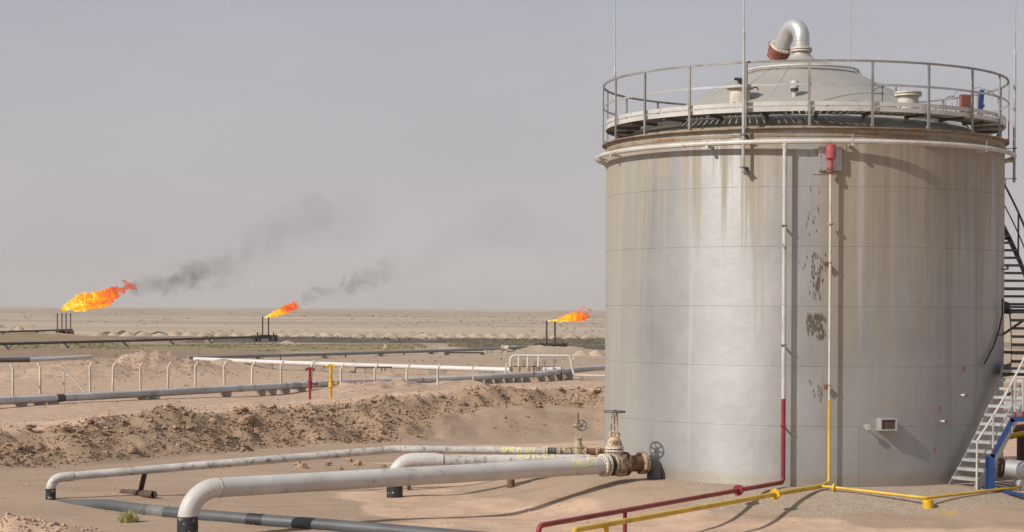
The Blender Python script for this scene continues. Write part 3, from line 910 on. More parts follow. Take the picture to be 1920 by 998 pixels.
mb = MB(); mb.lathe([(.045, z0 - .1), (.045, z0 + .10), (.075, z0 + .11)], (p.x, p.y, 0), seg=16); part(vt, "stem", mb, M_WHITE)
mb = MB(); mb.lathe([(.075, z0 + .10), (.085, z0 + .13), (.085, z0 + .17)], (p.x, p.y, 0), seg=20); part(vt, "mesh_collar", mb, M_RUSTD)
mb = MB(); mb.lathe([(.088, z0 + .165), (.092, z0 + .18), (.09, z0 + .29), (.07, z0 + .325), (.03, z0 + .335), (.001, z0 + .337)], (p.x, p.y, 0), seg=20)
for s in (-1, 1): mb.cyl((p.x + s * .075, p.y, z0 + .245), (p.x + s * .115, p.y, z0 + .245), .012, 8)
part(vt, "cap", mb, M_WHITE)
p = T(39, 3.45, 0); z0 = roof_z(3.45)
nz = thing("roof_nozzle", (p.x, p.y, z0), "wide white blind flanged nozzle on the right side of the roof", "nozzle")
mb = MB(); mb.cyl((p.x, p.y, z0 - .2), (p.x, p.y, 8.04), .22, 26); part(nz, "neck", mb, M_WHITE)
mb = MB(); mb.flange((p.x, p.y, 8.05), (0, 0, 1), .285, .035, 14, .014); mb.cyl((p.x, p.y, 8.085), (p.x, p.y, 8.115), .285, 26); part(nz, "blind_cover", mb, M_CREAM2)
mb = MB(); mb.cyl((p.x - .25, p.y, 8.1), (p.x - .25, p.y, 8.28), .012, 8); part(nz, "rod", mb, M_RUSTD)
p = T(29, 3.2, 0); z0 = roof_z(3.2)
mb = MB(); mb.tube(bend([(p.x - .1, p.y, z0), (p.x - .1, p.y, z0 + .33), (p.x + .08, p.y, z0 + .46)], .12), .011, 6); mb.cyl((p.x + .09, p.y, z0), (p.x + .09, p.y, z0 + .46), .012, 6)
mb.bar((p.x - .1, p.y, z0 + .27), (p.x + .09, p.y, z0 + .27), .018, .018); mb.box((p.x + .09, p.y, z0 + .43), (.05, .05, .08)); mb.box((p.x + .09, p.y, z0 + .28), (.04, .04, .05))
single("roof_bracket", mb, M_GALVD, (p.x, p.y, z0), "small wire sampling bracket sticking up from the right of the roof cone", "bracket")
p = T(58, 4.02, WZ + .02)
bx = thing("junction_panel", p, "rust red steel panel box standing on the walkway at the right", "panel")
mb = MB(); mb.box(p + Vector((0, 0, .30)), (.30, .09, .38), Matrix.Rotation(R(20), 3, 'Z')); part(bx, "box", mb, M_REDO)
mb = MB(); mb.box(p + Vector((0, 0, .05)), (.05, .05, .12)); mb.box(p + Vector((.03, -.06, .22)), (.05, .02, .03), Matrix.Rotation(R(20), 3, 'Z')); part(bx, "bracket", mb, M_RUSTD)
p = T(66, 4.10, WZ + .02)
mb = MB(); mb.box(p + Vector((0, 0, .33)), (.095, .07, .62), Matrix.Rotation(R(4), 3, 'Y')); mb.box(p + Vector((0, 0, .01)), (.16, .16, .02)); mb.box(p + Vector((.055, -.02, .30)), (.03, .06, .06))
single("blue_post", mb, M_BLUE, p, "bright blue upright channel post beside the rust red panel on the walkway", "post")
p = T(50, 4.0, WZ)
mb = MB(); mb.ring(p + Vector((0, 0, .30)), (.2, -1, 0), .14, .007, 24, 5); mb.ring(p + Vector((-.12, .05, .26)), (.3, -1, 0.1), .17, .006, 18, 5, .3, 3.4)
mb.tube([p + Vector(q) for q in ((-.75, .3, .36), (-.5, .2, .33), (-.2, 0, .36), (.02, -.05, .42), (.14, 0, .55))], .006, 5)
mb.tube([p + Vector(q) for q in ((.4, 0, .6), (.6, .05, .62), (.85, .1, .55), (1.0, .15, .45), (1.02, .15, .30))], .006, 5)
single("cable_coil", mb, M_GALVD, p, "loose coil of thin black cable left of the rust red panel", "cable")
p = T(-.7, 4.05, 7.30)
mb = MB(); mb.cyl(p, p + Vector((0, 0, .06)), .03, 10); mb.cyl(p + Vector((-.06, 0, .07)), p + Vector((.03, 0, .07)), .04, 10)
single("roof_lug", mb, M_GALV, p, "small grey lifting lug on the silty roof edge under the walkway", "lug")

# lightning rods
def rod(a, label, z_low):
    r_ = TR + .20
    p = T(a, r_, z_low)
    t = thing("lightning_rod", p, label, "lightning rod", "lightning rods clamped to the tank rim")
    mb = MB(); mb.cyl(p, T(a, r_, 9.15), .032, 10); mb.cyl(T(a, r_, 9.15), T(a, r_, 9.25), .032, 10, .017); part(t, "lower_pole", mb, M_GALV)
    mb = MB(); mb.cyl(T(a, r_, 9.25), T(a, r_ + .03, 13.4), .017, 8, .012); mb.cyl(T(a, r_ + .03, 13.4), T(a, r_ + .03, 13.75), .008, 6, .001); part(t, "upper_pole", mb, M_GALV)
    for zz in (7.10, z_low + .08):
        mb = MB(); mb.box(T(a, TR + .12, zz), (.06, .26, .012), Matrix.Rotation(R(a) - PHI, 3, 'Z')); mb.box(T(a, r_ + .01, zz), (.14, .09, .014), Matrix.Rotation(R(a) - PHI, 3, 'Z'))
        mb.box(T(a, TR + .02, zz - .05), (.10, .012, .14), Matrix.Rotation(R(a) - PHI, 3, 'Z'))
        part(t, "clamp", mb, M_GALVD)
rod(-14.9, "thin lightning rod at the front of the tank rim just left of the white riser", 6.36)
rod(82, "tall thin lightning rod clamped to the right edge of the tank rim", 6.36)
rod(-108, "tall thin lightning rod standing behind the left end of the railing", 6.36)
rod(165.5, "tall thin lightning rod showing behind the roof right of the gooseneck", 6.36)

# numerals on the shell
def numeral(ch, a, z):
    cu = bpy.data.curves.new("numeral", 'FONT'); cu.body = ch; cu.size = .135; cu.extrude = .001; cu.align_x = 'CENTER'; cu.align_y = 'CENTER'; cu.offset = .001
    cu.materials.append(M_NUM)
    o = bpy.data.objects.new("numeral", cu); o.parent = tank; p = T(a, TR + .012, z) - TC
    o.location = p; o.rotation_euler = (R(90), 0, R(a) - PHI); COL.objects.link(o); o['label'] = "red painted numeral " + ch
    ORG[o.name] = TC
    bpy.context.view_layer.update()
    me_ = bpy.data.meshes.new_from_object(o); ob_ = bpy.data.objects.new("numeral", me_); ob_.parent = tank; ob_.location = o.location; ob_.rotation_euler = o.rotation_euler
    ob_['label'] = o['label']; bpy.data.objects.remove(o); bpy.data.curves.remove(cu); COL.objects.link(ob_); ob_.name = "numeral"
def shell_a(px, r=TR):
    """angle on the shell that the photograph shows at column px"""
    lo, hi = -88.0, 88.0
    for _ in range(40):
        mid = (lo + hi) / 2; q = T(mid, r, 0)
        if 960 + F * q.x / q.y < px: lo = mid
        else: hi = mid
    return lo
def shell_p(px, py, off=0.0):
    a = shell_a(px, TR + off); q = T(a, TR + off, 0); return a, P(px, py, q.y).z
for ch, px, py in (("1", 1754, 844), ("2", 1763, 767), ("3", 1807, 692)):
    a, z = shell_p(px, py); numeral(ch, a, z)
# drips of oil on the shell
mb = MB(); rr = random.Random(3)
def drip(px, py, L, w):
    a, z = shell_p(px, py)
    hw = w / 2; da = math.degrees(hw / TR)
    r_ = TR + .007
    vs = [T(a, r_, z + L * .5), T(a - da * .7, r_, z + L * .25), T(a + da * .7, r_, z + L * .25), T(a - da, r_, z - L * .2), T(a + da, r_, z - L * .2), T(a, r_, z - L * .5)]
    mb._add(vs, [(0, 1, 2), (1, 3, 4, 2), (3, 5, 4)], False)
for _ in range(13): drip(rr.uniform(1510, 1538), rr.uniform(352, 440), rr.uniform(.05, .13), .015)
for _ in range(15): drip(rr.uniform(1496, 1540), rr.uniform(470, 505), rr.uniform(.04, .12), .016)
for _ in range(62): drip(rr.gauss(1532, 7), rr.gauss(522, 22), rr.uniform(.05, .15), .016)
for _ in range(95): drip(rr.uniform(1511, 1549), 592 + rr.random() ** 1.8 * 44, rr.uniform(.07, .18), .019)
for _ in range(12): drip(rr.uniform(1515, 1545), 712 + rr.random() * 40, rr.uniform(.05, .14), .02)
part(tank, "oil_drips", mb, M_DRIP, "black oil drips splashed down the shell beside the foam riser", kind='stuff')
# weld pad behind the foam chamber
def shell_patch(a0, a1, z0, z1, off):
    mb = MB(); n = 8
    A = [a0 + (a1 - a0) * i / n for i in range(n + 1)]
    vs = [T(a, r_, z_) for a in A for r_, z_ in ((TR - .01, z0), (TR + off, z0), (TR + off, z1), (TR - .01, z1))]
    fs = [(i * 4 + k, i * 4 + (k + 1) % 4, i * 4 + 4 + (k + 1) % 4, i * 4 + 4 + k) for i in range(n) for k in range(4)] + [(0, 1, 2, 3), (n * 4 + 3, n * 4 + 2, n * 4 + 1, n * 4)]
    return mb._add(vs, fs, False)
a0, a1 = shell_a(1522), shell_a(1585)
part(tank, "reinforcing_pad", shell_patch(a0, a1, P(1553, 327, 37.9).z, P(1553, 268, 37.9).z, .014), M_SHELL)
# small shell nozzles on the right
for px, py in ((1766, 790), (1802, 741)):
    a, z = shell_p(px, py)
    mb = MB(); mb.cyl(T(a, TR - .01, z), T(a, TR + .12, z), .018, 10); mb.cyl(T(a, TR + .05, z), T(a, TR + .09, z), .028, 8)
    s_o = part(tank, "sample_nozzle", mb, M_WHITE)
    mb = MB(); mb.cyl(T(a, TR + .12, z), T(a, TR + .155, z), .024, 8); part(s_o, "plug", mb, M_REDP)
# gauge and vent box
a, z = shell_p(1622, 800)
gg = thing("dial_gauge", T(a, TR, z), "small round white dial thermometer on a stem on the tank shell", "gauge")
mb = MB(); mb.cyl(T(a, TR, z), T(a, TR + .17, z), .016, 8); mb.cyl(T(a, TR, z), T(a, TR + .05, z), .03, 8); part(gg, "stem", mb, M_GALV)
mb = MB(); mb.cyl(T(a, TR + .17, z), T(a, TR + .205, z), .068, 20); part(gg, "dial_case", mb, M_GALV)
mb = MB(); mb.cyl(T(a, TR + .204, z), T(a, TR + .209, z), .058, 20); fa = part(gg, "dial_face", mb, M_WALK)
mb = MB(); q = T(a, TR + .2115, z); mb.bar(q - TT(a) * .01 - Vector((0, 0, .01)), q + TT(a) * .03 + Vector((0, 0, .03)), .006, .003); part(fa, "needle", mb, M_GASK)
a, z = shell_p(1666, 796, .15)
vb = thing("vent_box", T(a, TR, z), "white framed box with dark mesh face fixed on the tank shell", "vent box")
rotm = Matrix.Rotation(R(a) - PHI, 3, 'Z')
W_, H_, D_ = .36, .25, .20
mb = MB()
for sx in (-1, 1): mb.box(T(a, TR + D_ / 2, z) + TT(a) * sx * (W_ / 2 - .015), (.03, D_, H_), rotm)
for sz_ in (-1, 1): mb.box(T(a, TR + D_ / 2, z + sz_ * (H_ / 2 - .015)), (W_ - .062, D_, .03), rotm)
part(vb, "frame", mb, M_GALV)
mb = MB(); mb.box(T(a, TR + D_ - .03, z), (W_ - .062, .01, H_ - .062), rotm); part(vb, "mesh_face", mb, M_RUSTD)
# faint vertical conduit on the shell below the gauge
# ------------------------------------------------------------------ fire water pipe: ring, white and red riser, red run
RG = TR + .20
ar = shell_a(1470, RG)
fw = thing("fire_water_pipe", T(ar, RG, 0), "cooling water ring pipe round the tank with white riser turning dark red", "fire pipe")
mb = MB(); mb.ring((TC.x, TC.y, 6.94), (0, 0, 1), RG, .052, 120, 10); part(fw, "ring_pipe", mb, M_WHITE)
zc1 = P(1467, 748, T(ar, RG, 0).y).z
mb = MB(); mb.cyl(T(ar, RG, zc1), T(ar, RG, 6.94), .042, 14); mb.cyl(T(ar, RG, 6.83), T(ar, RG, 6.90), .05, 14); part(fw, "riser", mb, M_WHITE)
foot = T(ar, RG, .10)
e1 = P(1010, 986, 30.0); e1.z = .10
mb = MB(); mb.tube(bend([T(ar, RG, zc1), foot, e1, (e1.x - .02, e1.y - .01, -1.2)], [.10, .11]), .0445, 14)
part(fw, "red_run", mb, M_REDP, "dark red lower riser and run towards the viewer")
ax = (foot - e1).normalized()
q = P(1386, 919, 1); k = (1386 - 960) / F
t_ = (k * e1.y - e1.x) / (ax.x - k * ax.y)
fl = e1 + ax * t_
mb = MB(); mb.flange(fl + ax * .014, ax, .105, .024, 8, .012); mb.flange(fl - ax * .014, ax, .105, .024, 8, .012); part(fw, "flange", mb, M_REDP)
k = (1174 - 960) / F; t_ = (k * e1.y - e1.x) / (ax.x - k * ax.y); sp_ = e1 + ax * t_
mb = MB(); mb.cyl(sp_ - Vector((0, 0, .04)), (sp_.x, sp_.y, -1.2), .036, 12); part(fw, "support_leg", mb, M_REDP)
for py in (423, 647, 798):
    z = P(1464, py, foot.y).z
    mb = MB(); mb.bar(T(ar - .45, TR - .01, z), T(ar - .45, RG + .07, z), .035, .03); mb.ring(T(ar, RG, z), (0, 0, 1), .05, .010, 14, 6)
    part(fw, "bracket", mb, M_GALVD if py < 700 else M_REDP)
for a in (-100, -75, -62, -24.5, 12.2, 54, 91):
    mb = MB(); mb.bar(T(a, TR - .01, 6.875), T(a, RG + .06, 6.875), .06, .05); mb.bar(T(a, RG + .045, 6.87), T(a + .1, RG + .06, 7.10 if a > -50 else 7.05), .008, .008)
    part(fw, "bracket", mb, M_WHITE)

# ------------------------------------------------------------------ foam pipe
RF = TR + .165
af = shell_a(1556, RF)
Yf = T(af, RF, 0).y
zf_ = lambda py: P(1556, py, Yf).z
fo = thing("foam_pipe", T(af, RF, 0), "thin foam riser up to the pink chamber, white above and yellow below", "foam pipe")
mb = MB(); mb.cyl(T(af, RF, zf_(750)), T(af, RF, zf_(326)), .028, 12); part(fo, "riser", mb, M_WHITE)
zt, zb = zf_(272), zf_(297)
mb = MB(); mb.lathe([(.001, zt + .012), (.085, zt + .008), (.102, zt - .004), (.104, zb), (.05, zf_(301)), (.042, zf_(316)), (.038, zf_(326))], (T(af, RF, 0).x, T(af, RF, 0).y, 0), seg=22)
mb.mi = 0
ch_o = part(fo, "foam_chamber", mb, M_REDF)
mb = MB(); mb.flange(T(af, RF, zf_(322)), (0, 0, 1), .075, .03, 8, .010); mb.cyl(T(af, RF, zf_(318)), T(af, RF, zf_(314)), .055, 14); part(ch_o, "flange", mb, M_REDO)
ap = shell_a(1554); pm = Matrix.Rotation(R(ap) - PHI, 3, 'Z')
zp = P(1554, 298, 37.9).z
mb = MB(); mb.box(T(ap, TR + .045, zp), (.47, .035, .475), pm)
for sx in range(4):
    for sz_ in range(4):
        if sx in (0, 3) or sz_ in (0, 3):
            q = T(ap, TR + .07, zp) + TT(ap) * (-.195 + .13 * sx) + Vector((0, 0, -.195 + .13 * sz_)); mb.cyl(q - TN(ap) * .02, q + TN(ap) * .012, .014, 6)
part(ch_o, "mounting_plate", mb, M_GALV)
for py in (420,):
    mb = MB(); mb.flange(T(af, RF, zf_(py)), (0, 0, 1), .058, .02, 6, .009); mb.cyl(T(af, RF, zf_(py) - .03), T(af, RF, zf_(py) + .03), .04, 12); part(fo, "coupling", mb, M_CREAM)
for py in (493, 723):
    mb = MB(); z = zf_(py); mb.box(T(af - .75, TR + .08, z), (.07, .17, .05), pm); mb.ring(T(af, RF, z), (0, 0, 1), .034, .008, 14, 6)
    mb.box(T(af - .95, TR + .12, z - .05), (.05, .05, .08), pm)
    part(fo, "bracket", mb, M_RUST)
# yellow lower part, main and branch
ye = T(af, RF, .12)
j = P(1538, 914, 37.35); j.z = .07
m_end = P(1078, 996, 29.7); m_end.z = .07
mb = MB(); mb.tube(bend([T(af, RF, zf_(750)), ye, j], [.07]), .029, 12)
part(fo, "yellow_riser", mb, M_YEL)
ax = (j - m_end).normalized()
mb = MB(); mb.tube(bend([j + ax * .06, m_end, m_end + Vector((-.10, -.35, -.30)), m_end + Vector((-.12, -.45, -1.0))], [.12, .1]), .0445, 14); part(fo, "yellow_main", mb, M_YEL)
k = (1455 - 960) / F; t_ = (k * m_end.y - m_end.x) / (ax.x - k * ax.y); fl = m_end + ax * t_
mb = MB(); mb.flange(fl + ax * .014, ax, .105, .024, 8, .012); mb.flange(fl - ax * .014, ax, .105, .024, 8, .012); part(fo, "flange", mb, M_YEL)
k = (1138 - 960) / F; t_ = (k * m_end.y - m_end.x) / (ax.x - k * ax.y); sp_ = m_end + ax * t_
mb = MB(); mb.cyl(sp_ - Vector((0, 0, .03)), (sp_.x, sp_.y, -1.1), .05, 12); part(fo, "support_leg", mb, M_YEL)
b0 = P(1562, 914, 37.15); b1 = P(1735, 934, 36.2); b2 = P(1908, 914, 38.2); b3 = P(1990, 905, 39.2)
mb = MB(); mb.tube(bend([j, b0, b1, b2, b3], [.05, .12, .3]), .029, 12); part(fo, "yellow_branch", mb, M_YEL)
ax2 = (b1 - b0).normalized()
mb = MB(); mb.flange(b0 + ax2 * .02, ax2, .075, .03, 8, .009); mb.cyl(b0 - Vector((0, 0, .14)), b0, .02, 8); part(fo, "flange", mb, M_YEL)
bs = P(1740, 940, 36.2)
mb = MB(); mb.cyl((bs.x, bs.y, gz(bs.x, bs.y) - .2), (bs.x, bs.y, bs.z + .015), .105, 18); mb.cyl((bs.x, bs.y, bs.z + .015), (bs.x, bs.y, bs.z + .03), .09, 18); part(fo, "pipe_support", mb, M_YEL)

# ------------------------------------------------------------------ inlet line
A = P(410, 914.5, 34.0); B = P(1130, 872.5, 38.75)
ax = (B - A).normalized(); axh = Vector((ax.x, ax.y, 0)).normalized()
rI = .178
PIPE_I = (A.copy(), B.copy(), rI)
inl = thing("inlet_pipe", (A.x, A.y, gz(A.x, A.y)), "large white nearest pipeline with yellow word INLET and a big elbow into the ground", "pipeline")
top_end = A - ax * .60
mb = MB(); mb.tube([A + ax * .0, B - ax * .02], rI, 28); part(inl, "pipe", mb, M_PIPEW)
elb = bend([A + ax * .01, top_end, (top_end.x, top_end.y, -.30)], [.56], 12)
mb = MB(); mb.tube(elb, rI + .003, 28, False); part(inl, "elbow", mb, M_PIPEW)
mb = MB(); mb.ring(A + ax * .0, ax, rI + .004, .008, 28, 6); part(inl, "weld_ring", mb, M_CREAM)
ez = P(352, 968, top_end.y).z
mb = MB(); mb.cyl((top_end.x, top_end.y, -1.9), (top_end.x, top_end.y, ez), rI + .010, 28); part(inl, "black_wrap", mb, M_BLACK)
def along(px):
    k = (px - 960) / F; t_ = (k * A.y - A.x) / (ax.x - k * ax.y); return A + ax * t_
# valve assembly
iv = thing("inlet_gate_valve", (along(1155).x, along(1155).y, gz(along(1155).x, along(1155).y)), "big cream and rust gate valve with a flat handwheel on the INLET line", "valve")
for px, m_, r_ in ((1131, M_CREAM2, .235), (1138, M_CREAM2, .235), (1150, M_CREAM, .235), (1156, M_CREAM, .22), (1174, M_RUST, .25)):
    mb = MB(); mb.flange(along(px), ax, r_, .045, 16, .018); part(iv, "flange", mb, m_)
mb = MB(); mb.cyl(along(1139), along(1149), .175, 20); mb.ring(along(1145), ax, .19, .03, 24, 8); part(iv, "coupling", mb, M_GASK)
vc = along(1164)
mb = MB(); mb.cyl(along(1152), along(1175), .165, 24); mb.lathe([(.08, -.25), (.15, -.21), (.165, 0), (.165, .16), (.16, .22)], vc, seg=24); part(iv, "body", mb, M_CREAM)
vt_ = P(1152, 838, vc.y).z
bonc = Vector((vc.x - .12, vc.y - .05, 0))
zb0 = vc.z
mb = MB(); mb.lathe([(.16, zb0 + .16), (.15, zb0 + .26), (.15, zb0 + .30)], bonc, seg=24); part(iv, "neck", mb, M_CREAM2)
zf0 = P(1150, 843, bonc.y).z
mb = MB(); mb.flange((bonc.x, bonc.y, zf0 - .02), (0, 0, 1), .20, .03, 16, .014, bl=.045); mb.flange((bonc.x, bonc.y, zf0 + .04), (0, 0, 1), .20, .04, 16, .014, bl=.04); part(iv, "bonnet_flange", mb, M_CREAM2)
zd = zf0 + .06
mb = MB(); mb.lathe([(.165, zd), (.16, zd + .06), (.135, zd + .13), (.09, zd + .18), (.06, zd + .20), (.055, zd + .27)], bonc, seg=24); part(iv, "bonnet", mb, M_CREAM)
zw = P(1152, 772, bonc.y).z
for s in (-1, 1):
    o_ = axh.cross(Vector((0, 0, 1))) * .055 * s + axh * .03 * s
    mb = MB(); mb.bar(Vector((bonc.x, bonc.y, zd + .24)) + o_ * 1.25, Vector((bonc.x, bonc.y, zw - .05)) + o_ * .9, .04, .025); mb.cyl(Vector((bonc.x, bonc.y, zd + .20)) + o_ * 1.3, Vector((bonc.x, bonc.y, zd + .29)) + o_ * 1.3, .045, 10)
    part(iv, "yoke_arm", mb, M_CREAM)
mb = MB(); mb.cyl((bonc.x, bonc.y, zd + .2), (bonc.x, bonc.y, zw + .03), .016, 8); mb.cyl((bonc.x, bonc.y, zw - .09), (bonc.x, bonc.y, zw - .02), .07, 12); part(iv, "stem", mb, M_CREAM)
mb = MB(); mb.wheel((bonc.x, bonc.y, zw), (0, 0, 1), .215, .019, 6); part(iv, "handwheel", mb, M_GALVD)
sp0, sp1 = along(1177), along(1203)
mb = MB(); mb.cyl(sp0, sp1, rI - .008, 26); part(iv, "spool", mb, M_RUST)
mb = MB(); mb.flange(along(1203), ax, .235, .04, 16, .018); mb.flange(along(1207.5), ax, .235, .04, 16, .018); part(iv, "flange", mb, M_CREAM)
# grey elbow down into the ground beside the shell
e0 = along(1208); ec = e0 + ax * .30
mb = MB(); mb.tube(bend([e0, ec, (ec.x, ec.y, -.35)], [.22], 10), rI - .012, 26)
single("tank_inlet_elbow", mb, M_GALVD, (ec.x, ec.y, gz(ec.x, ec.y)), "dark grey elbow dropping into the ground against the tank wall after the big valve", "pipe elbow")
# thin wire near it
mb = MB(); q = ec + Vector((.12, .1, .12)); mb.tube([q + Vector(v) for v in ((0, 0, .42), (.09, .04, .36), (.16, .06, .18), (.17, .06, -.05), (.10, .03, -.25), (.06, 0, -.36))], .006, 5)
single("thin_wire", mb, M_WHITE, q, "thin white wire curving down the shell beside the dark elbow", "wire")

# ------------------------------------------------------------------ lettering painted on pipes
GLY = {'I': [[(.5, 0), (.5, 1)]], 'N': [[(0, 0), (.05, 1), (.9, .05), (1, 1)]], 'L': [[(.05, 1), (0, 0), (.9, .08)]],
       'E': [[(.9, 1), (.05, .93), (0, .05), (.95, 0)], [(.02, .5), (.7, .5)]], 'T': [[(-.1, .95), (1.1, 1)], [(.5, .97), (.45, 0)]],
       'D': [[(.05, 0), (.05, 1), (.7, .9), (.95, .5), (.7, .08), (.05, 0)]], 'R': [[(0, 0), (.05, 1), (.8, .9), (.8, .58), (.05, .5), (.9, 0)]],
       'A': [[(0, 0), (.5, 1), (1, 0)], [(.2, .4), (.8, .4)]], 'O': [[(.5, 1), (.05, .8), (.02, .2), (.5, 0), (.95, .2), (.95, .8), (.5, 1)]],
       'U': [[(0, 1), (.05, .15), (.5, 0), (.95, .15), (1, 1)]]}
def letters(owner, text, p_at, axis, rad, height, width, gap, centre_up, stroke, seed):
    """letters brushed on a pipe: p_at = start on the pipe axis, centre_up = angle above the side that faces the camera"""
    rr = random.Random(seed); out = []
    side = Vector((axis.y, -axis.x, 0)).normalized()
    upv = axis.cross(side).normalized()
    if upv.z < 0: upv = -upv
    def on(s, h):
        th = centre_up + h / rad
        return p_at + axis * s + (side * math.cos(th) + upv * math.sin(th)) * (rad + .0035)
    s0 = 0.0
    for chh in text:
        mb = MB()
        dy = rr.uniform(-.1, .1) * height; sl = rr.uniform(-.06, .1)
        for stk in GLY[chh]:
            pts = []
            for i in range(len(stk) - 1):
                for t in np.linspace(0, 1, 5)[(0 if i == 0 else 1):]:
                    pts.append((stk[i][0] + (stk[i + 1][0] - stk[i][0]) * t, stk[i][1] + (stk[i + 1][1] - stk[i][1]) * t))
            P2 = [(s0 + (x + sl * y) * width, (y - .5) * height + dy) for x, y in pts]
            for i in range(len(P2) - 1):
                (x0, y0), (x1, y1) = P2[i], P2[i + 1]
                L = math.hypot(x1 - x0, y1 - y0) + 1e-6; nx, ny = -(y1 - y0) / L * stroke / 2, (x1 - x0) / L * stroke / 2
                ex, ey = (x1 - x0) / L * stroke * .3, (y1 - y0) / L * stroke * .3
                mb._add([on(x0 - ex + nx, y0 - ey + ny), on(x0 - ex - nx, y0 - ey - ny), on(x1 + ex - nx, y1 + ey - ny), on(x1 + ex + nx, y1 + ey + ny)], [(0, 1, 2, 3)], False)
        s0 += width * (0.6 if chh == 'I' else 1.0) + gap
        out.append(part(owner, 'painted_letter', mb, M_CHALK, 'hand painted yellow letter ' + chh))
    return out
pI = along(1066); letters(inl, "INLET", pI, ax, rI, .15, .095, .055, R(35), .030, 4)

# ------------------------------------------------------------------ outlet line
oa = P(770, 872, 40.2); oa.z = .285; ob = P(1105, 868, 40.8); ob.z = .275
oax = (ob - oa).normalized(); rO = .135
ou = thing("outlet_pipe", (oa.x, oa.y, gz(oa.x, oa.y)), "white middle pipeline marked OUTLET half hidden behind the INLET line, with black foot", "pipeline")
leg = Vector((XU(742, 40.1), 40.1, 0))
st = oa + (ob - oa) * (45 / 335.0)
mb = MB(); mb.tube([st, ob], rO, 24); part(ou, "pipe", mb, M_PIPEB)
mb = MB(); mb.tube(bend([(st.x - .02, st.y, .30), (leg.x, leg.y, .30), (leg.x, leg.y, -.20)], [.40], 10), .168, 24, False)
mb.cyl((st.x - .03, st.y, .30), (st.x + .18, st.y + .004, .30), .168, 24, rO); part(ou, "elbow", mb, M_PIPEW)
mb = MB(); mb.cyl((leg.x, leg.y, -1.2), (leg.x, leg.y, -.155), .173, 24); part(ou, "black_wrap", mb, M_BLACK)
k = (972 - 960) / F; t_ = (k * oa.y - oa.x) / (oax.x - k * oax.y)
letters(ou, "OUTLET", oa + oax * t_, oax, rO, .12, .085, .055, R(60), .030, 9)
sp_ = P(958, 880, 40.45)
gz_ = gz(sp_.x, sp_.y)
mb = MB(); mb.cyl((sp_.x, sp_.y, gz_ - .3), (sp_.x, sp_.y, .12), .085, 16); mb.box((sp_.x, sp_.y, .115), (.22, .18, .02))
single("rusty_pipe_prop", mb, M_RUST, (sp_.x, sp_.y, gz_), "short rusty round prop under the pipes beside the pad slope", "pipe support")

# ------------------------------------------------------------------ drain line
d0 = P(110, 895, 39.5); d1 = P(740, 842.5, 42.2); d2 = P(1018, 846, 42.35)
rD = .088
dr = thing("drain_pipe", (d0.x, d0.y, gz(d0.x, d0.y)), "thin scuffed white pipeline marked DRAIN running behind the others with a black foot", "pipeline")
lg = Vector((XU(97, 39.4), 39.4, 0))
mb = MB(); mb.tube(bend([d0 + (d1 - d0).normalized() * .3, d1, d2], [.3], 6), rD, 20); part(dr, "pipe", mb, M_PIPEB)
mb = MB(); mb.tube(bend([d0 + (d1 - d0).normalized() * .3, (lg.x, lg.y, d0.z - .02), (lg.x, lg.y, P(97, 918, 39.4).z)], [.27], 8), rD + .012, 20, False); part(dr, "elbow", mb, M_PIPEB)
mb = MB(); mb.cyl((lg.x, lg.y, -1.3), (lg.x, lg.y, P(97, 916, 39.4).z), rD + .018, 20); part(dr, "black_wrap", mb, M_BLACK)
dax = (d2 - d1).normalized()
mb = MB(); mb.ring(d1 + dax * .12, dax, rD + .002, .006, 20, 6); part(dr, "weld_ring", mb, M_CREAM)
k = (943 - 960) / F; t_ = (k * d1.y - d1.x) / (dax.x - k * dax.y)
letters(dr, "DRAIN", d1 + dax * t_, dax, rD, .115, .105, .06, R(28), .03, 12)
def alongD(px):
    k = (px - 960) / F; t_ = (k * d1.y - d1.x) / (dax.x - k * dax.y); return d1 + dax * t_
dv = thing("drain_valve", (alongD(1085).x, alongD(1085).y, gz(alongD(1085).x, alongD(1085).y)), "smaller cream valve with an upright side handwheel behind the INLET line", "valve")
for px, m_ in ((1021, M_CREAM2), (1026, M_CREAM2), (1047, M_CREAM), (1050, M_CREAM), (1070, M_CREAM), (1099, M_CREAM), (1120, M_CREAM), (1124, M_CREAM)):
    mb = MB(); mb.flange(alongD(px), dax, .115, .028, 10, .012); part(dv, "flange", mb, m_)
mb = MB(); mb.cyl(alongD(1027), alongD(1046), .08, 16); mb.ring(alongD(1034), dax, .083, .012, 18, 6); mb.ring(alongD(1040), dax, .083, .012, 18, 6); part(dv, "coupling", mb, M_GALVD)
mb = MB(); mb.cyl(alongD(1051), alongD(1070), .07, 16); mb.cyl(alongD(1070), alongD(1099), .09, 18); part(dv, "spool", mb, M_CREAM)
mb = MB(); mb.cyl(alongD(1100), alongD(1160), .078, 16); part(dv, "spool", mb, M_RUST)
vc = alongD(1085)
mb = MB(); mb.lathe([(.10, vc.z - .10), (.125, vc.z), (.12, vc.z + .07), (.09, vc.z + .10)], (vc.x, vc.y, 0), seg=20); mb.flange((vc.x, vc.y, vc.z + .11), (0, 0, 1), .13, .03, 10, .012); part(dv, "body", mb, M_CREAM)
zt = P(1085, 822, vc.y).z
mb = MB(); mb.lathe([(.10, vc.z + .12), (.085, zt - .08), (.085, zt)], (vc.x, vc.y, 0), seg=14); mb.flange((vc.x, vc.y, zt), (0, 0, 1), .10, .02, 8, .01); part(dv, "bonnet", mb, M_CREAM)
zg = P(1085, 800, vc.y).z
for s in (-1, 1):
    mb = MB(); mb.bar((vc.x + s * .05, vc.y, zt), (vc.x + s * .035, vc.y, zg), .03, .025); part(dv, "yoke_arm", mb, M_CREAM)
mb = MB(); mb.cyl((vc.x, vc.y, zg - .02), (vc.x, vc.y, zg + .07), .06, 12); mb.cyl((vc.x - .10, vc.y - .0, zg + .02), (vc.x + .05, vc.y - .02, zg + .02), .045, 12); part(dv, "gearbox", mb, M_CREAM)
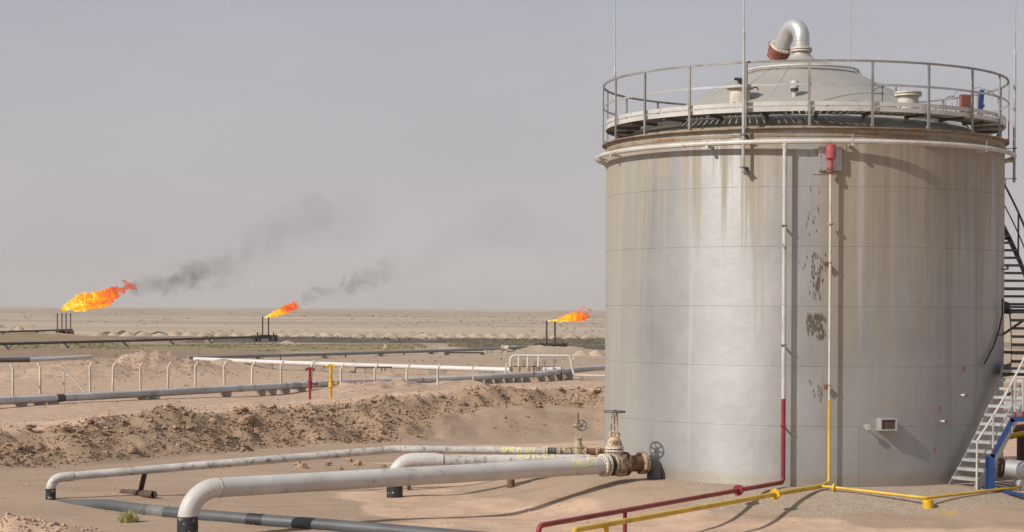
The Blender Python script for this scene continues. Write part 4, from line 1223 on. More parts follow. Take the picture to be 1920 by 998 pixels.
mb = MB(); mb.cyl((vc.x, vc.y, zg), (vc.x, vc.y, P(1085, 774, vc.y).z), .018, 8); part(dv, "stem", mb, M_RUST)
wc = P(1090.5, 798, vc.y - .14); wa = Vector((.45, -1, .12)).normalized()
mb = MB(); mb.wheel(wc, wa, .122, .012, 5); mb.cyl(wc, (vc.x, vc.y, zg + .02), .014, 6); part(dv, "handwheel", mb, M_GALVD)
# props under the drain
pt = d0.lerp(d1, (268 - 110) / 630.0 * .97)
pb = P(262, 934, 40.3); pb.z = gz(pb.x, pb.y) + .02
mb = MB(); mb.bar(pt - Vector((0, 0, rD)), pb, .10, .05); mb.bar(pt + Vector((.03, -.03, -rD)), pb + Vector((.03, -.03, 0)), .015, .09)
pr = thing("leaning_prop", pb, "leaning rusty steel prop under the drain pipe standing on a pipe stub", "prop")
part(pr, "channel", mb, M_RUSTD)
s0, s1 = P(238, 929, 40.7), P(289, 941, 39.75)
s0.z = gz(s0.x, s0.y) + .0; s1.z = gz(s1.x, s1.y) + .085
dirs = (s1 - s0).normalized()
mb = MB(); mb.tube([s0 - dirs * .2, s1, s1 - dirs * .001, s1 - dirs * .6], [.085, .085, .075, .075], 20, False)
st_o = thing("pipe_stub", s1, "rusty open ended pipe stub half buried under the leaning prop", "pipe stub")
part(st_o, "pipe", mb, M_RUSTD)
q = alongD(769); g_ = gz(q.x, q.y)
mb = MB(); mb.bar(q - Vector((0, 0, rD)), (q.x, q.y, g_ - .2), .085, .085)
single("post_prop", mb, M_RUSTD, (q.x, q.y, g_), "short dark square prop under the drain pipe bend", "prop")

# ------------------------------------------------------------------ grey pipe on the sand
g0 = P(100, 941, 39.2); g0.z = gz(g0.x, g0.y) - .11
def ray_ground(px, py, dz):
    y_ = 30.0
    while y_ < 48.0:
        q = P(px, py, y_)
        if q.z < gz(q.x, q.y) + dz: break
        y_ += .02
    q.z = gz(q.x, q.y) + dz
    return q
pxs = [(200, 948, 38.2), (320, 963, 37.3), (470, 975, 36.4), (600, 985, 35.7), (830, 1004, 34.4), (1000, 1018, 33.6)]
pts = [g0]
for px, py, yy in pxs:
    q = ray_ground(px, py, .07); pts.append(q)
gp_ = thing("grey_pipe", pts[2], "dark grey pipe lying half buried on the sand in front of the drain foot", "pipe")
mb = MB(); mb.tube(pts, 0.125, 22); part(gp_, "pipe", mb, M_PIPEG)
q0 = pts[3].lerp(pts[4], -.03); q1 = pts[3].lerp(pts[4], .20)
mb = MB(); mb.cyl(q0, q1, .130, 22); part(gp_, "black_sleeve", mb, M_SLEEVE)
q0 = pts[2].lerp(pts[3], -.28); q1 = pts[2].lerp(pts[3], -.12)
q0 = pts[2] + (pts[1] - pts[2]) * .30; q1 = pts[2] + (pts[1] - pts[2]) * .05
mb = MB(); mb.cyl(q0, q1, .129, 22); part(gp_, "pale_sleeve", mb, M_PALEG)

# ------------------------------------------------------------------ grass tuft
m = NT("desert_grass"); o = m.obj()
rnd = m.noise(o, 30, 2)
M_GRASS = m.bsdf(m.mix(rnd, (0.26, 0.28, 0.075), (0.46, 0.44, 0.19)), .7)
def tuft(mb, c, n, hh, spread, rr, w=.006):
    for _ in range(n):
        a = rr.uniform(0, 6.28); L = hh * rr.uniform(.5, 1.1); lean = rr.uniform(.1, 1.0) * spread
        d = Vector((math.cos(a), math.sin(a), 0)); b = c + d * rr.uniform(0, .10) * spread
        s = Vector((-d.y, d.x, 0)) * w
        p1 = b + d * lean * L * .4 + Vector((0, 0, L * .6)); p2 = b + d * lean * L * 1.0 + Vector((0, 0, L * .95))
        mb._add([b - s, b + s, p1 + s * .7, p1 - s * .7, p2], [(0, 1, 2, 3), (3, 2, 4)], False)
q = P(240, 990, 35.7); q.z = gz(q.x, q.y) - .01
mb = MB(); rr = random.Random(8)
tuft(mb, q, 170, .27, .85, rr); tuft(mb, q + Vector((.12, 0, 0)), 90, .22, .8, rr); tuft(mb, q + Vector((-.12, .03, 0)), 60, .17, .8, rr)
mb.tube([q + Vector((.1, 0, 0)), q + Vector((.22, 0, .28)), q + Vector((.33, 0, .44))], .003, 4)
single("grass_tuft", mb, M_GRASS, q, "single pale green grass tuft on the sand before the grey pipe", "grass")

# ------------------------------------------------------------------ spiral stair
SA = [41, 55, 68, 80, 93, 99, 106, 116, 138]; SZ = [-.05, 1.25, 2.33, 2.36, 3.66, 3.69, 4.35, 5.35, 7.6]
def sz(a): return float(np.interp(a, SA, SZ))
RI, RO = TR + .16, TR + .86
stair = thing("spiral_stair", T(48, (RI + RO) / 2, 0), "open tread steel stair curving up round the right side of the tank", "stair")
zz = .17
while zz < 7.5:
    a = float(np.interp(zz, SZ, SA))
    if not (68.5 < a < 80 or 93.2 < a < 99):
        mb = MB(); c = T(a, (RI + RO) / 2, zz); rm = Matrix.Rotation(R(a) - PHI, 3, 'Z')
        mb.box(c, (.24, RO - RI - .012, .028), rm)
        mb.box(c - TT(a) * .115 - Vector((0, 0, .022)), (.012, RO - RI - .012, .045), rm)
        part(stair, "tread", mb, M_GALV if a < 68 else M_GALVD)  # upper treads get a darker copy of the steel: their backlit shade is painted
    zz += .178
for aa, ab in ((68, 80.5), (93, 99.5)):
    mb = MB(); n = 6
    A_ = [aa + (ab - aa) * i / n for i in range(n + 1)]; zz_ = sz((aa + ab) / 2)
    vs = [T(a, r_, z_) for a in A_ for r_, z_ in ((RI, zz_ - .05), (RO, zz_ - .05), (RO, zz_), (RI, zz_))]
    mb._add(vs, [(i * 4 + k, i * 4 + (k + 1) % 4, i * 4 + 4 + (k + 1) % 4, i * 4 + 4 + k) for i in range(n) for k in range(4)] + [(0, 1, 2, 3), (n * 4 + 3, n * 4 + 2, n * 4 + 1, n * 4)], False)
    for r_ in (RI + .03, RO - .03): mb.bar(T(aa, r_, zz_ - .12), T(ab, r_, zz_ - .12), .06, .12)
    mb.bar(T((aa + ab) / 2, TR - .01, zz_ - .12), T((aa + ab) / 2, RO, zz_ - .12), .08, .10); mb.bar(T((aa + ab) / 2, TR - .01, zz_ - .7), T((aa + ab) / 2, RO - .1, zz_ - .16), .05, .05)
    part(stair, "landing", mb, M_GALVD)
def strip(r_, a0, a1, dz, w, h, mat, name, step=1.0):
    mb = MB(); mb.sweep([T(a, r_, sz(a) + dz) for a in np.arange(a0, a1 + .01, step)], w, h); return part(stair, name, mb, mat)
strip(RI, 41, 68, -.02, .012, .22, M_GALV, "stringer"); strip(RO, 41, 68, -.02, .012, .22, M_GALV, "stringer")
strip(RI, 68, 138, -.02, .012, .22, M_GALVD, "stringer"); strip(RO, 68, 138, -.02, .012, .24, M_GALVD, "stringer")  # same stringers above the landing, shade put into the darker colour
mb = MB(); mb.tube([T(a, RO + .02, sz(a) + .95) for a in np.arange(41.5, 68.1, 1.5)], .024, 8); part(stair, "handrail", mb, M_WHITE)
mb = MB(); mb.tube([T(a, RO + .02, sz(a) + .48) for a in np.arange(41.5, 68.1, 1.5)], .014, 8); part(stair, "mid_rail", mb, M_GALV)
mb = MB(); mb.tube([T(a, RO + .02, sz(a) + .98) for a in np.arange(90, 136, 1.5)], .026, 8); part(stair, "handrail", mb, M_GALVD)  # upper rails painted dark for the backlighting, same galvanised steel as below
mb = MB(); mb.tube([T(a, RO + .02, sz(a) + .50) for a in np.arange(90, 136, 1.5)], .016, 8); part(stair, "mid_rail", mb, M_GALVD)
for a, m_ in ((41.5, M_WHITE), (54, M_GALV), (66, M_GALV), (104, M_GALVD), (111, M_GALVD), (119, M_GALVD), (128, M_GALVD)):  # dark posts of the upper flight carry painted shade
    mb = MB(); mb.cyl(T(a, RO + .02, sz(a) - .1), T(a, RO + .02, sz(a) + .95), .022, 8); part(stair, "post", mb, m_)
for a in (84, 104, 116):
    mb = MB(); mb.bar(T(a, TR - .01, sz(a) - .1), T(a, RO, sz(a) - .1), .06, .06); part(stair, "bracket", mb, M_GALVD)
# hanging hose
pts = []
for px, py, off in ((1884, 560, .10), (1880, 590, .07), (1873, 620, .05), (1863, 650, .05), (1851, 674, .06), (1846, 683, .08)):
    a = min(shell_a(min(px, 1879.5), TR + off), 84); q = T(a, TR + off, 0); pts.append(T(a, TR + off, P(px, py, q.y).z))
hz = thing("hanging_hose", pts[-1], "thin black hose with brass end hanging down the right side of the shell", "hose")
mb = MB(); mb.tube(pts, .018, 8); part(hz, "hose", mb, M_GASK)
mb = MB(); q = pts[-1]; mb.cyl(q, q + Vector((-.03, -.02, -.07)), .022, 8); mb.bar(q + Vector((-.09, -.03, .02)), q + Vector((.03, -.02, -.02)), .03, .02); part(hz, "nozzle", mb, M_CREAM)
for px, py in ((1872, 628), (1884, 505)):
    a = min(shell_a(min(px, 1879), TR), 83); q = T(a, TR, 0); z = P(px, py, q.y).z
    mb = MB(); mb.bar(T(a, TR - .01, z), T(a, TR + .12, z), .04, .03); mb.box(T(a, TR + .11, z + .03), (.04, .04, .07)); part(tank, "hose_hook", mb, M_GALVD)

# ------------------------------------------------------------------ blue cross-over frame, duct and pipes at the right edge
Yb = 37.75
bl = thing("blue_crossover", (XU(1857, Yb), Yb, gz(XU(1857, Yb), Yb)), "blue steel crossover stair frame with white rail posts at the right edge", "crossover")
pA = P(1860, 852, Yb); pB = P(1899, 786, Yb); pC = P(1990, 782, Yb)
mb = MB(); mb.bar((pA.x, Yb, -.5), pA, .05, .10); part(bl, "post", mb, M_BLUE)
mb = MB(); mb.bar((pA.x - .06, Yb + .12, -.5), (pA.x - .06, Yb + .12, pA.z - .05), .05, .08); part(bl, "post", mb, M_BLUE)
mb = MB(); mb.bar(pA - Vector((.0, 0, .05)), pB, .05, .095); part(bl, "stringer", mb, M_BLUE)
mb = MB(); mb.bar(pB - Vector((.05, 0, .01)), pC, .05, .10); part(bl, "platform_beam", mb, M_BLUE)
mb = MB(); mb.box(((pB.x + pC.x) / 2 + .03, Yb + .3, pB.z + .03), (pC.x - pB.x, .5, .03)); part(bl, "platform", mb, M_GALVD)
for px, py in ((1862, 850), (1903, 782), (1918, 781)):
    q = P(px, py, Yb); mb = MB(); mb.cyl(q - Vector((0, 0, .02)), q + Vector((0, 0, .10)), .026, 8); ba = part(bl, "post_base", mb, M_REDP)
    mb = MB(); mb.cyl(q + Vector((0, 0, .10)), q + Vector((0, 0, .78)), .024, 8); part(bl, "rail_post", mb, M_GALV)
tops = [P(px, py, Yb) + Vector((0, 0, .78)) for px, py in ((1903, 782), (1918, 781), (1990, 780))]
mb = MB(); mb.tube(bend(tops, .05), .022, 8); part(bl, "hand_rail", mb, M_WHITE)
q0, q1 = P(1878, 921, 37.9), P(1960, 936, 36.5)
mb = MB(); mb.bar(q0, q1, .14, .05, (0, 0, 1)); single("blue_beam", mb, M_BLUE, q0, "blue steel flat bar lying half buried on the sand at the right edge", "beam")
Yd = 38.4
du = thing("duct_pipe", (XU(1900, Yd), Yd, gz(XU(1900, Yd), Yd)), "shiny aluminium clad pipe with bolted end flange at the right edge", "pipe")
q0, q1 = P(1884, 878, Yd), P(2000, 892, Yd - .3)
axd = (q1 - q0).normalized()
mb = MB(); mb.cyl(q0, q1, .19, 24); part(du, "cladding", mb, M_ALU)
mb = MB(); mb.cyl(q0 - axd * .12, q0, .13, 20); mb.flange(q0 - axd * .06, axd, .20, .035, 12, .016); mb.flange(q0 - axd * .11, axd, .20, .035, 12, .016); part(du, "flange", mb, M_RUSTD)
q = P(1912, 890, Yd); mb = MB(); mb.cyl((q.x, q.y - .05, -.6), (q.x, q.y - .05, q.z + .02), .10, 18); mb.ring((q.x, q.y - .05, q.z - .05), (0, 0, 1), .102, .008, 20, 6); part(du, "leg", mb, M_ALU)
# lines seen past the stair
for nm, px0, py0, px1, py1, yy, r_, m_, lab in (("yellow_pipe", 1890, 819, 1990, 800, 47, .075, M_YEL, "yellow pipe passing behind the blue crossover at the right edge"),
                                               ("red_pipe", 1890, 806, 1990, 794, 49, .10, M_REDO, "dull red pipe behind the yellow pipe at the right edge"),
                                               ("silver_pipe", 1870, 764, 1990, 762, 64, .20, M_ALU, "silver pipe behind the stair treads at the right edge")):
    q0, q1 = P(px0, py0, yy), P(px1, py1, yy)
    mb = MB(); mb.cyl(q0, q1, r_, 16)
    t = thing(nm, (q0.x, q0.y, gz(q0.x, q0.y)), lab, "pipe"); part(t, "pipe", mb, m_)
    for f_ in (.25, .8):
        s_ = q0.lerp(q1, f_); mb = MB(); mb.box((s_.x, s_.y, (s_.z - r_ + gz(s_.x, s_.y) - .1) / 2), (.16, .25, max(.1, s_.z - r_ - gz(s_.x, s_.y) + .1))); part(t, "support", mb, M_RUSTD)
# ------------------------------------------------------------------ far pipelines
M_FARP = paint("far_line_paint", (0.46, 0.45, 0.435), (0.16, 0.155, 0.15), .52, .9, .5, tone=.18, soft=.2, bump=0)
M_FARW = paint("far_white_paint", (0.56, 0.545, 0.52), (0.30, 0.28, 0.25), .32, .4, .45, tone=.08, soft=.15, bump=0)
M_FARG = paint("far_grey_paint", (0.26, 0.255, 0.25), (0.16, 0.14, 0.12), .3, .4, .5, tone=.1, soft=.1, bump=0)
M_FARD = paint("far_dark_rust", (0.095, 0.070, 0.058), (0.14, 0.105, 0.08), .3, .5, .75, tone=.2, soft=.1, bump=0)
M_SOOT = paint("sooty_steel", (0.022, 0.020, 0.020), (0.06, 0.05, 0.045), .3, 1.0, .7, bump=0)
M_POST = paint("concrete_post", (0.50, 0.45, 0.38), (0.36, 0.32, 0.26), .3, 3.0, .9, tone=.12, soft=.2, bump=.002)
def sleeper_mesh(h, w=1.1, d=.5):
    mb = MB(); mb.prism([(-w * .28, -d / 2, 0), (w * .28, -d / 2, 0), (w / 2, -d / 2, h), (-w / 2, -d / 2, h)], (0, d, 0)); return mb
def line(name, pts, r, mat, label, sup_px=(), sup_label=None, sup_mat=None, seg=12, sup_w=1.0, bands=()):
    """pts: (px, py, Y) of the pipe's centre line"""
    wp = [P(*p) for p in pts]
    t = thing(name, (wp[0].x, wp[0].y, gz(wp[0].x, wp[0].y)), label, "pipeline")
    mb = MB(); mb.tube(wp, r, seg); part(t, "pipe", mb, mat)
    def at(px):
        for a, b in zip(wp[:-1], wp[1:]):
            k = (px - 960) / F
            if (960 + F * a.x / a.y) <= px <= (960 + F * b.x / b.y):
                d = b - a; tt = (k * a.y - a.x) / (d.x - k * d.y); return a + d * tt, d.normalized()
        return wp[-1], (wp[-1] - wp[-2]).normalized()
    for p0, p1, m_ in bands:
        a, _ = at(p0); b, _ = at(p1); mb = MB(); mb.cyl(a, b, r * 1.03, seg); part(t, "coated_band", mb, m_)
    for px in sup_px:
        q, d = at(px); g_ = gz(q.x, q.y); h = max(.25, q.z - r - g_ + .35)
        o = single("pipe_support", sleeper_mesh(h, sup_w, .5), sup_mat or M_CONC, (0, 0, 0), sup_label, "pipe support", "concrete supports under the far pipelines")
        o.location = (q.x, q.y, q.z - r - h + .02); o.rotation_euler = (0, 0, math.atan2(d.y, d.x) * .0)
    return t, at
line("pipeline", [(-60, 756, 118), (0, 752, 121), (120, 746, 126), (300, 736.5, 133), (420, 730, 138), (560, 723, 147), (640, 718, 153), (760, 714, 159), (880, 709, 164), (1000, 703, 170), (1080, 694, 176), (1150, 688, 181), (1300, 680, 190)], .26, M_FARP,
     "long white pipeline with black patches running along the fence", [40, 75, 100, 270, 290, 425, 490, 510, 535, 565], "low concrete sleeper under the patched pipeline by the fence", M_CONC, 16, .8, [(105, 120, M_FARD), (546, 562, M_FARG)])
for px in (862, 880, 900, 917, 936, 955, 971, 988, 1014, 1032, 1048, 1066):
    yy = float(np.interp(px, [760, 880, 1000, 1080], [159, 164, 170, 176])); py = float(np.interp(px, [760, 880, 1000, 1080], [714, 709, 703, 694]))
    q = P(px, py + 4, yy); h = 1.35
    o = single("pipe_support", sleeper_mesh(h, .95, .5), M_CONC, (0, 0, 0), "tapered concrete support under the pipeline below the white manifold", "pipe support", "tapered supports under the manifold line")
    o.location = (q.x, q.y, q.z - h)
line("pipeline", [(365, 673.5, 211), (500, 679, 202), (640, 684, 194), (800, 689, 188), (960, 694, 182)], .24, M_FARW,
     "bright white pipeline rising out of the sand mound behind the fence posts", [400, 412, 505, 592, 603, 690, 812, 830, 905, 920], "low support block under the bright white pipeline", M_CONC, 14, .9)
line("pipeline", [(352, 671.5, 216), (500, 667, 232), (640, 663.5, 250), (800, 658.5, 268), (900, 655.5, 278), (975, 651.5, 286), (1000, 650, 290)], .21, M_FARG,
     "grey pipeline behind the bright white one leading to the right flare", [483, 607, 714, 810, 966, 990], "pale concrete block under the grey pipeline", M_CONC, 12, 1.6)
for px in (526, 648, 757):
    yy = float(np.interp(px, [500, 640, 800], [232, 250, 268])); py = float(np.interp(px, [500, 640, 800], [667, 663.5, 658.5])); q = P(px, py, yy)
    mb = MB(); mb.box((q.x, q.y, q.z - .6), (.18, .18, 1.0)); mb.box((q.x, q.y, q.z - 1.05), (1.1, .5, .10))
    single("t_support", mb, M_RUST, (q.x, q.y, q.z - 1.1), "rusty steel T support under the grey pipeline", "pipe support", "rusty T supports under the grey pipeline")
line("pipeline", [(-40, 647, 279), (0, 645, 282), (230, 639.5, 313), (480, 632, 356)], .21, M_FARD,
     "long dark rusty pipeline crossing the green flat to the middle flare", [10, 122, 232, 320, 392], "pale concrete support under the dark pipeline of the middle flare", M_CONC, 12, 1.7)
line("pipeline", [(-40, 624.5, 425), (0, 622.5, 430), (70, 620.5, 436), (135, 618.5, 442)], .22, M_FARD,
     "dark rusty pipeline at the far left leading to the left flare", [9, 72], "pale concrete support under the dark pipeline of the left flare", M_CONC, 12, 2.8)
line("pipeline", [(-40, 676, 206), (55, 675, 208)], .26, M_FARD, "dark end of a pipeline lying at the far left beyond the fence", [], None, None, 12)
line("pipeline", [(55, 675, 208), (100, 673, 210), (140, 671, 212), (170, 669.5, 214)], .24, M_FARW, "short white pipe section lying beyond the fence at the far left", [], None, None, 12)
line("pipeline", [(-40, 671.5, 218), (0, 671, 219), (100, 669, 221)], .18, M_FARG, "grey pipe behind the short white section at the far left", [], None, None, 10)
# block behind the grey pipeline
q = P(812, 653, 296); mb = MB(); mb.box((q.x, q.y, q.z), (1.5, .5, 1.5)); mb.box((q.x, q.y, q.z - .9), (1.8, .7, .3))
single("concrete_block", mb, M_CONC, (q.x, q.y, q.z - 1), "square concrete block standing behind the grey pipeline", "concrete block")
# collar on the grey line
q = P(948, 653, 282); mb = MB(); mb.cyl(q - Vector((.45, 0, 0)), q + Vector((.25, 0, .02)), .38, 14); mb.flange(q + Vector((.3, 0, 0)), (1, 0, 0), .5, .15, 10, .05); mb.flange(q - Vector((.5, 0, 0)), (1, 0, 0), .5, .15, 10, .05)
mb.box(q - Vector((.1, 0, .65)), (.5, .5, .5))
single("pipe_valve", mb, M_CREAM2, (q.x, q.y, q.z - .9), "pale bulky valve collar on the grey pipeline near the right flare", "valve")
q = P(870, 663, 262); mb = MB(); mb.cyl(P(835, 661.5, 262), P(905, 661.5, 265), .10, 8); mb.box(P(838, 663, 262), (.7, .4, .5)); mb.box(P(905, 663, 265), (.5, .3, .4))
single("dark_pipe", mb, M_FARD, (q.x, q.y, gz(q.x, q.y)), "short dark pipe lying in front of the grey pipeline", "pipe")
mb = MB(); q = P(668, 694, 185); mb.cyl(P(668, 689.5, 185), P(735, 689, 185), .08, 8); mb.cyl(P(668, 689, 185), P(664, 698, 185), .07, 8); mb.box(P(664, 698.5, 185), (.5, .3, .1)); mb.cyl(P(716, 688, 185), P(715, 696, 185), .06, 6); mb.cyl(P(722, 688, 185), P(722, 696, 185), .06, 6)
single("drain_stub", mb, M_FARD, (q.x, q.y, gz(q.x, q.y)), "dark angled stub pipe on legs under the bright white pipeline", "pipe")

# ------------------------------------------------------------------ fence posts
FL_ = {px: o + ' slim cranked fence post to the right of the braced post at the left' for px, o in zip((170, 212, 264, 315, 367, 422, 473), ('first', 'second', 'third', 'fourth', 'fifth', 'sixth', 'seventh'))}
FL_.update({528: 'slim cranked fence post next to the left of the red hydrant', 703: 'second slim cranked fence post to the right of the yellow hydrant', 763: 'third slim cranked fence post to the right of the yellow hydrant', 822: 'slim cranked fence post just left of the strutted one before the manifold'})
FX = [25, 76, 170, 212, 264, 315, 367, 422, 473, 528, 584, 640, 703, 763, 822, 948, 1073]
def fence_y(px): return float(np.interp(px, [0, 315, 640, 822, 948, 1073], [138, 147, 150, 157, 168, 184]))
def post_mesh(side):
    mb = MB(); h = 1.95; w = .132
    mb.bar((0, 0, -.4), (0, 0, h), w, w); mb.bar((0, 0, h - .03), (side * .30, 0, h + .36), w * .9, w * .9)
    return mb
pmr, pml = post_mesh(1).mesh("fence_post", M_POST), post_mesh(-1).mesh("fence_post", M_POST)
for i, px in enumerate(FX):
    yy = fence_y(px); x = XU(px, yy); z = gz(x, yy)
    o = bpy.data.objects.new("fence_post", pml if px < 100 else pmr); o.location = (x, yy, z)
    if px >= 640:
        o.location.z = P(px, float(np.interp(px, [640, 763, 822, 948, 1073], [683.5, 684, 684, 681, 671])), yy).z - 2.3
    o.rotation_euler = (R((i * 37 % 5) - 2) * .5, R((i * 53 % 7) - 3) * .5, R(-34 + (i * 29 % 9) - 4))
    COL.objects.link(o)
    lab = {25: "concrete fence post with its top bent to the left, first from the left edge", 76: "concrete fence post bent to the left beside the braced post", 584: "concrete fence post half hidden behind the red hydrant",
           640: "concrete fence post next to the yellow hydrant", 948: "concrete fence post at the left end of the white manifold", 1073: "tall cranked fence post at the right end of the white manifold"}.get(px, FL_.get(px))
    tag(o, lab, "fence post", "fence posts along the pipeline")
for px, lab in ((120, "braced fence post with two diagonal struts near the left edge"), (887, "braced cranked fence post with two low struts before the manifold"), (1009, "cranked fence post standing in front of the white manifold")):
    yy = fence_y(px); x = XU(px, yy); z = gz(x, yy)
    if px > 600: z = P(px, 682 if px < 900 else 673, yy).z - 2.3
    t = thing("fence_post", (x, yy, z), lab, "fence post", "fence posts along the pipeline")
    mb = MB(); mb.bar((x, yy, z - .4), (x, yy, z + 1.95), .13, .13)
    if px > 600: mb.bar((x, yy, z + 1.92), (x + .33, yy, z + 2.35), .12, .12)
    part(t, "post", mb, M_POST)
    if px != 1009:
        for s in (-1, 1):
            mb = MB(); mb.bar((x, yy - .05, z + (1.9 if px < 600 else .75)), (x + s * (1.75 if px < 600 else .75), yy - .1, z - .1), .11, .11); part(t, "strut", mb, M_POST)

# ------------------------------------------------------------------ hydrants
def hydrant(px, py_top, py_mid, py_bot, yy, mat, label, side_nozzle):
    b = P(px, py_bot, yy); top = P(px, py_top, yy).z; mid = P(px, py_mid, yy).z
    t = thing("hydrant", b, label, "hydrant", "fire hydrant standpipes on the berm")
    x, y_ = b.x, b.y
    mb = MB(); mb.cyl((x, y_, b.z - 1.2), (x, y_, mid), .07, 12); mb.cyl((x, y_, mid), (x, y_, top), .08, 12); part(t, "standpipe", mb, mat)
    mb = MB(); mb.lathe([(.10, mid - .22), (.14, mid - .2), (.14, mid - .14), (.11, mid - .12), (.12, mid), (.11, mid + .10), (.15, mid + .13), (.15, mid + .19), (.09, mid + .2)], (x, y_, 0), seg=14); part(t, "valve_body", mb, mat)
    mb = MB(); mb.cyl((x, y_, mid), (x + .34, y_, mid), .05, 8); mb.cyl((x + .30, y_, mid), (x + .38, y_, mid), .03, 8); part(t, "valve_stem", mb, mat)
    mb = MB(); mb.wheel((x + .36, y_, mid), (1, -.7, 0), .11, .018, 4); part(t, "handwheel", mb, mat)
    mb = MB(); mb.cyl((x - .12, y_, top - .02), (x + .12, y_, top - .02), .075, 10); part(t, "head", mb, mat)
    for s in (-1, 1):
        mb = MB(); mb.cyl((x + s * .08, y_ - .02, top - .01), (x + s * .23, y_ - .05, top - .10), .065, 10); mb.cyl((x + s * .20, y_ - .04, top - .08), (x + s * .25, y_ - .055, top - .115), .085, 10); part(t, "hose_outlet", mb, mat)
hydrant(581, 690, 720, 746, 104, M_REDP, "dark red twin outlet hydrant standing on the berm track", 1)
hydrant(620, 684.5, 719, 747, 102, M_YEL, "bright yellow twin outlet hydrant standing on the berm track", 1)

# ------------------------------------------------------------------ white manifold
Ym = 173.0
def Q(px, py, dy=0): return P(px, py, Ym + dy)
mf = thing("white_manifold", Q(1010, 712), "white arched pipe manifold with branch legs and small valves beyond the berm", "manifold")
mb = MB(); mb.tube(bend([Q(957, 699), Q(957, 667), Q(1069, 667.5), Q(1071, 680), Q(1076, 704), Q(1150, 705.5)], [.45, .4, .5, .4]), .115, 12); part(mf, "header_pipe", mb, M_FARW)
for i, px in enumerate((973, 990, 1010)):
    mb = MB(); mb.cyl(Q(px, 667), Q(px, 690), .11, 12); lg_ = part(mf, "branch_leg", mb, M_FARW)
for px in (957, 973, 991, 1010):
    mb = MB(); mb.cyl(Q(px, 687), Q(px, 688.2), .20, 14); mb.cyl(Q(px, 690), Q(px, 691), .20, 14); mb.cyl(Q(px, 688), Q(px, 697), .13, 12); mb.cyl(Q(px, 693), Q(px, 694.5), .2, 14); part(mf, "flange", mb, M_CREAM)
for px, py in ((982, 680), (1003, 681), (1021, 679), (1040, 677)):
    mb = MB(); q = Q(px, py, .3); mb.wheel(q, (.75, -1, .1), .22, .017, 4); mb.cyl(q, q + Vector((0, .1, -.5)), .022, 6); part(mf, "handwheel", mb, M_FARG)
mb = MB(); mb.bar(Q(960, 687, .4), Q(1053, 687.5, .4), .09, .09); part(mf, "rack_beam", mb, M_RUST)
for px in (1001, 1006, 1047, 1052):
    mb = MB(); mb.bar(Q(px, 687.5, .4), Q(px, 712, .4), .10, .10); part(mf, "rack_leg", mb, M_RUSTD)
mb = MB(); mb.cyl(Q(1014, 694, .2), Q(1052, 692, .2), .23, 12); mb.cyl(Q(1018, 694, .1), Q(1022, 694, .1), .3, 12); mb.cyl(Q(1036, 695, -.1), Q(1036, 688, -.1), .14, 10); part(mf, "side_line", mb, M_FARW)

# ------------------------------------------------------------------ sand heaps tipped in rows
def heap_mesh(seed):
    rr = np.random.default_rng(seed); n, k = 9, 18
    v = []; ph = rr.uniform(0, 6, 4)
    for i in range(n + 1):
        t = i / n
        for q in range(k):
            a = 2 * math.pi * q / k
            lob = 1 + .12 * math.sin(2 * a + ph[0]) + .07 * math.sin(3 * a + ph[1])
            v.append((t * lob * math.cos(a), .8 * t * lob * math.sin(a), (math.cos(t * math.pi) * .5 + .5) * (1 + .05 * math.sin(3 * a + ph[2])) - .10 + rr.uniform(-.02, .02)))
    f = []
    for i in range(n):
        for q in range(k): f.append((i * k + q, i * k + (q + 1) % k, (i + 1) * k + (q + 1) % k, (i + 1) * k + q))
    return arrays_mesh("sand_heap", np.array(v), np.array(f), M_HEAP, True)
m = NT("heap_sand"); n1 = m.noise(m.pos(), 2.5, 5, .7)
M_HEAP = m.bsdf(m.mix(n1, (0.385, 0.295, 0.215), (0.46, 0.36, 0.265)), .95, 0, n1, .6, .3, spec=.1)
HM = [heap_mesh(i) for i in range(4)]
rr = random.Random(21)
def heap(px, yy, w, h, lab, grp):
    x = XU(px, yy); o = bpy.data.objects.new("sand_heap", HM[rr.randrange(4)])
    o.location = (x, yy, gz(x, yy) - .05); o.scale = (w, w * rr.uniform(.8, 1.1), h); o.rotation_euler = (0, 0, rr.uniform(-.5, .5)); COL.objects.link(o)
    return tag(o, lab, "sand heap", grp)
px = 186.0
while px < 1128:
    yy = 424 - (px - 186) / 940 * 8 + rr.uniform(-3, 3)
    heap(px, yy, rr.uniform(2.4, 3.3), rr.uniform(.8, 1.15), "low sand heap in the front of the long tipped row on the plain", "front row of tipped sand heaps")
    px += rr.uniform(24, 31)
px = 200.0
while px < 1128:
    yy = 447 - (px - 186) / 940 * 6 + rr.uniform(-3, 3)
    heap(px, yy, rr.uniform(2.3, 3.0), rr.uniform(.75, 1.1), "low sand heap in the rear of the long tipped row on the plain", "rear row of tipped sand heaps")
    px += rr.uniform(25, 36)
for px, yy, w, h, lab in ((20, 436, 2.2, 1.2, "low heap behind the dark pipeline at the far left"), (36, 438, 2.2, 1.3, "low heap just left of the left flare base"),
                          (1090, 262, 1.9, .95, "grey sand heap behind the right end of the manifold"), (1118, 262, 2.1, 1.0, "grey sand heap beside the tank behind the manifold"),
                          (540, 340, 2.6, .8, "low sand mound right of the middle flare base"), (724, 306, .9, .9, "small pale mound before the oil strip"),
                          (911, 270, .7, .7, "small pale cone of sand under the grey pipeline")):
    heap(px, yy, w, h, lab, None)

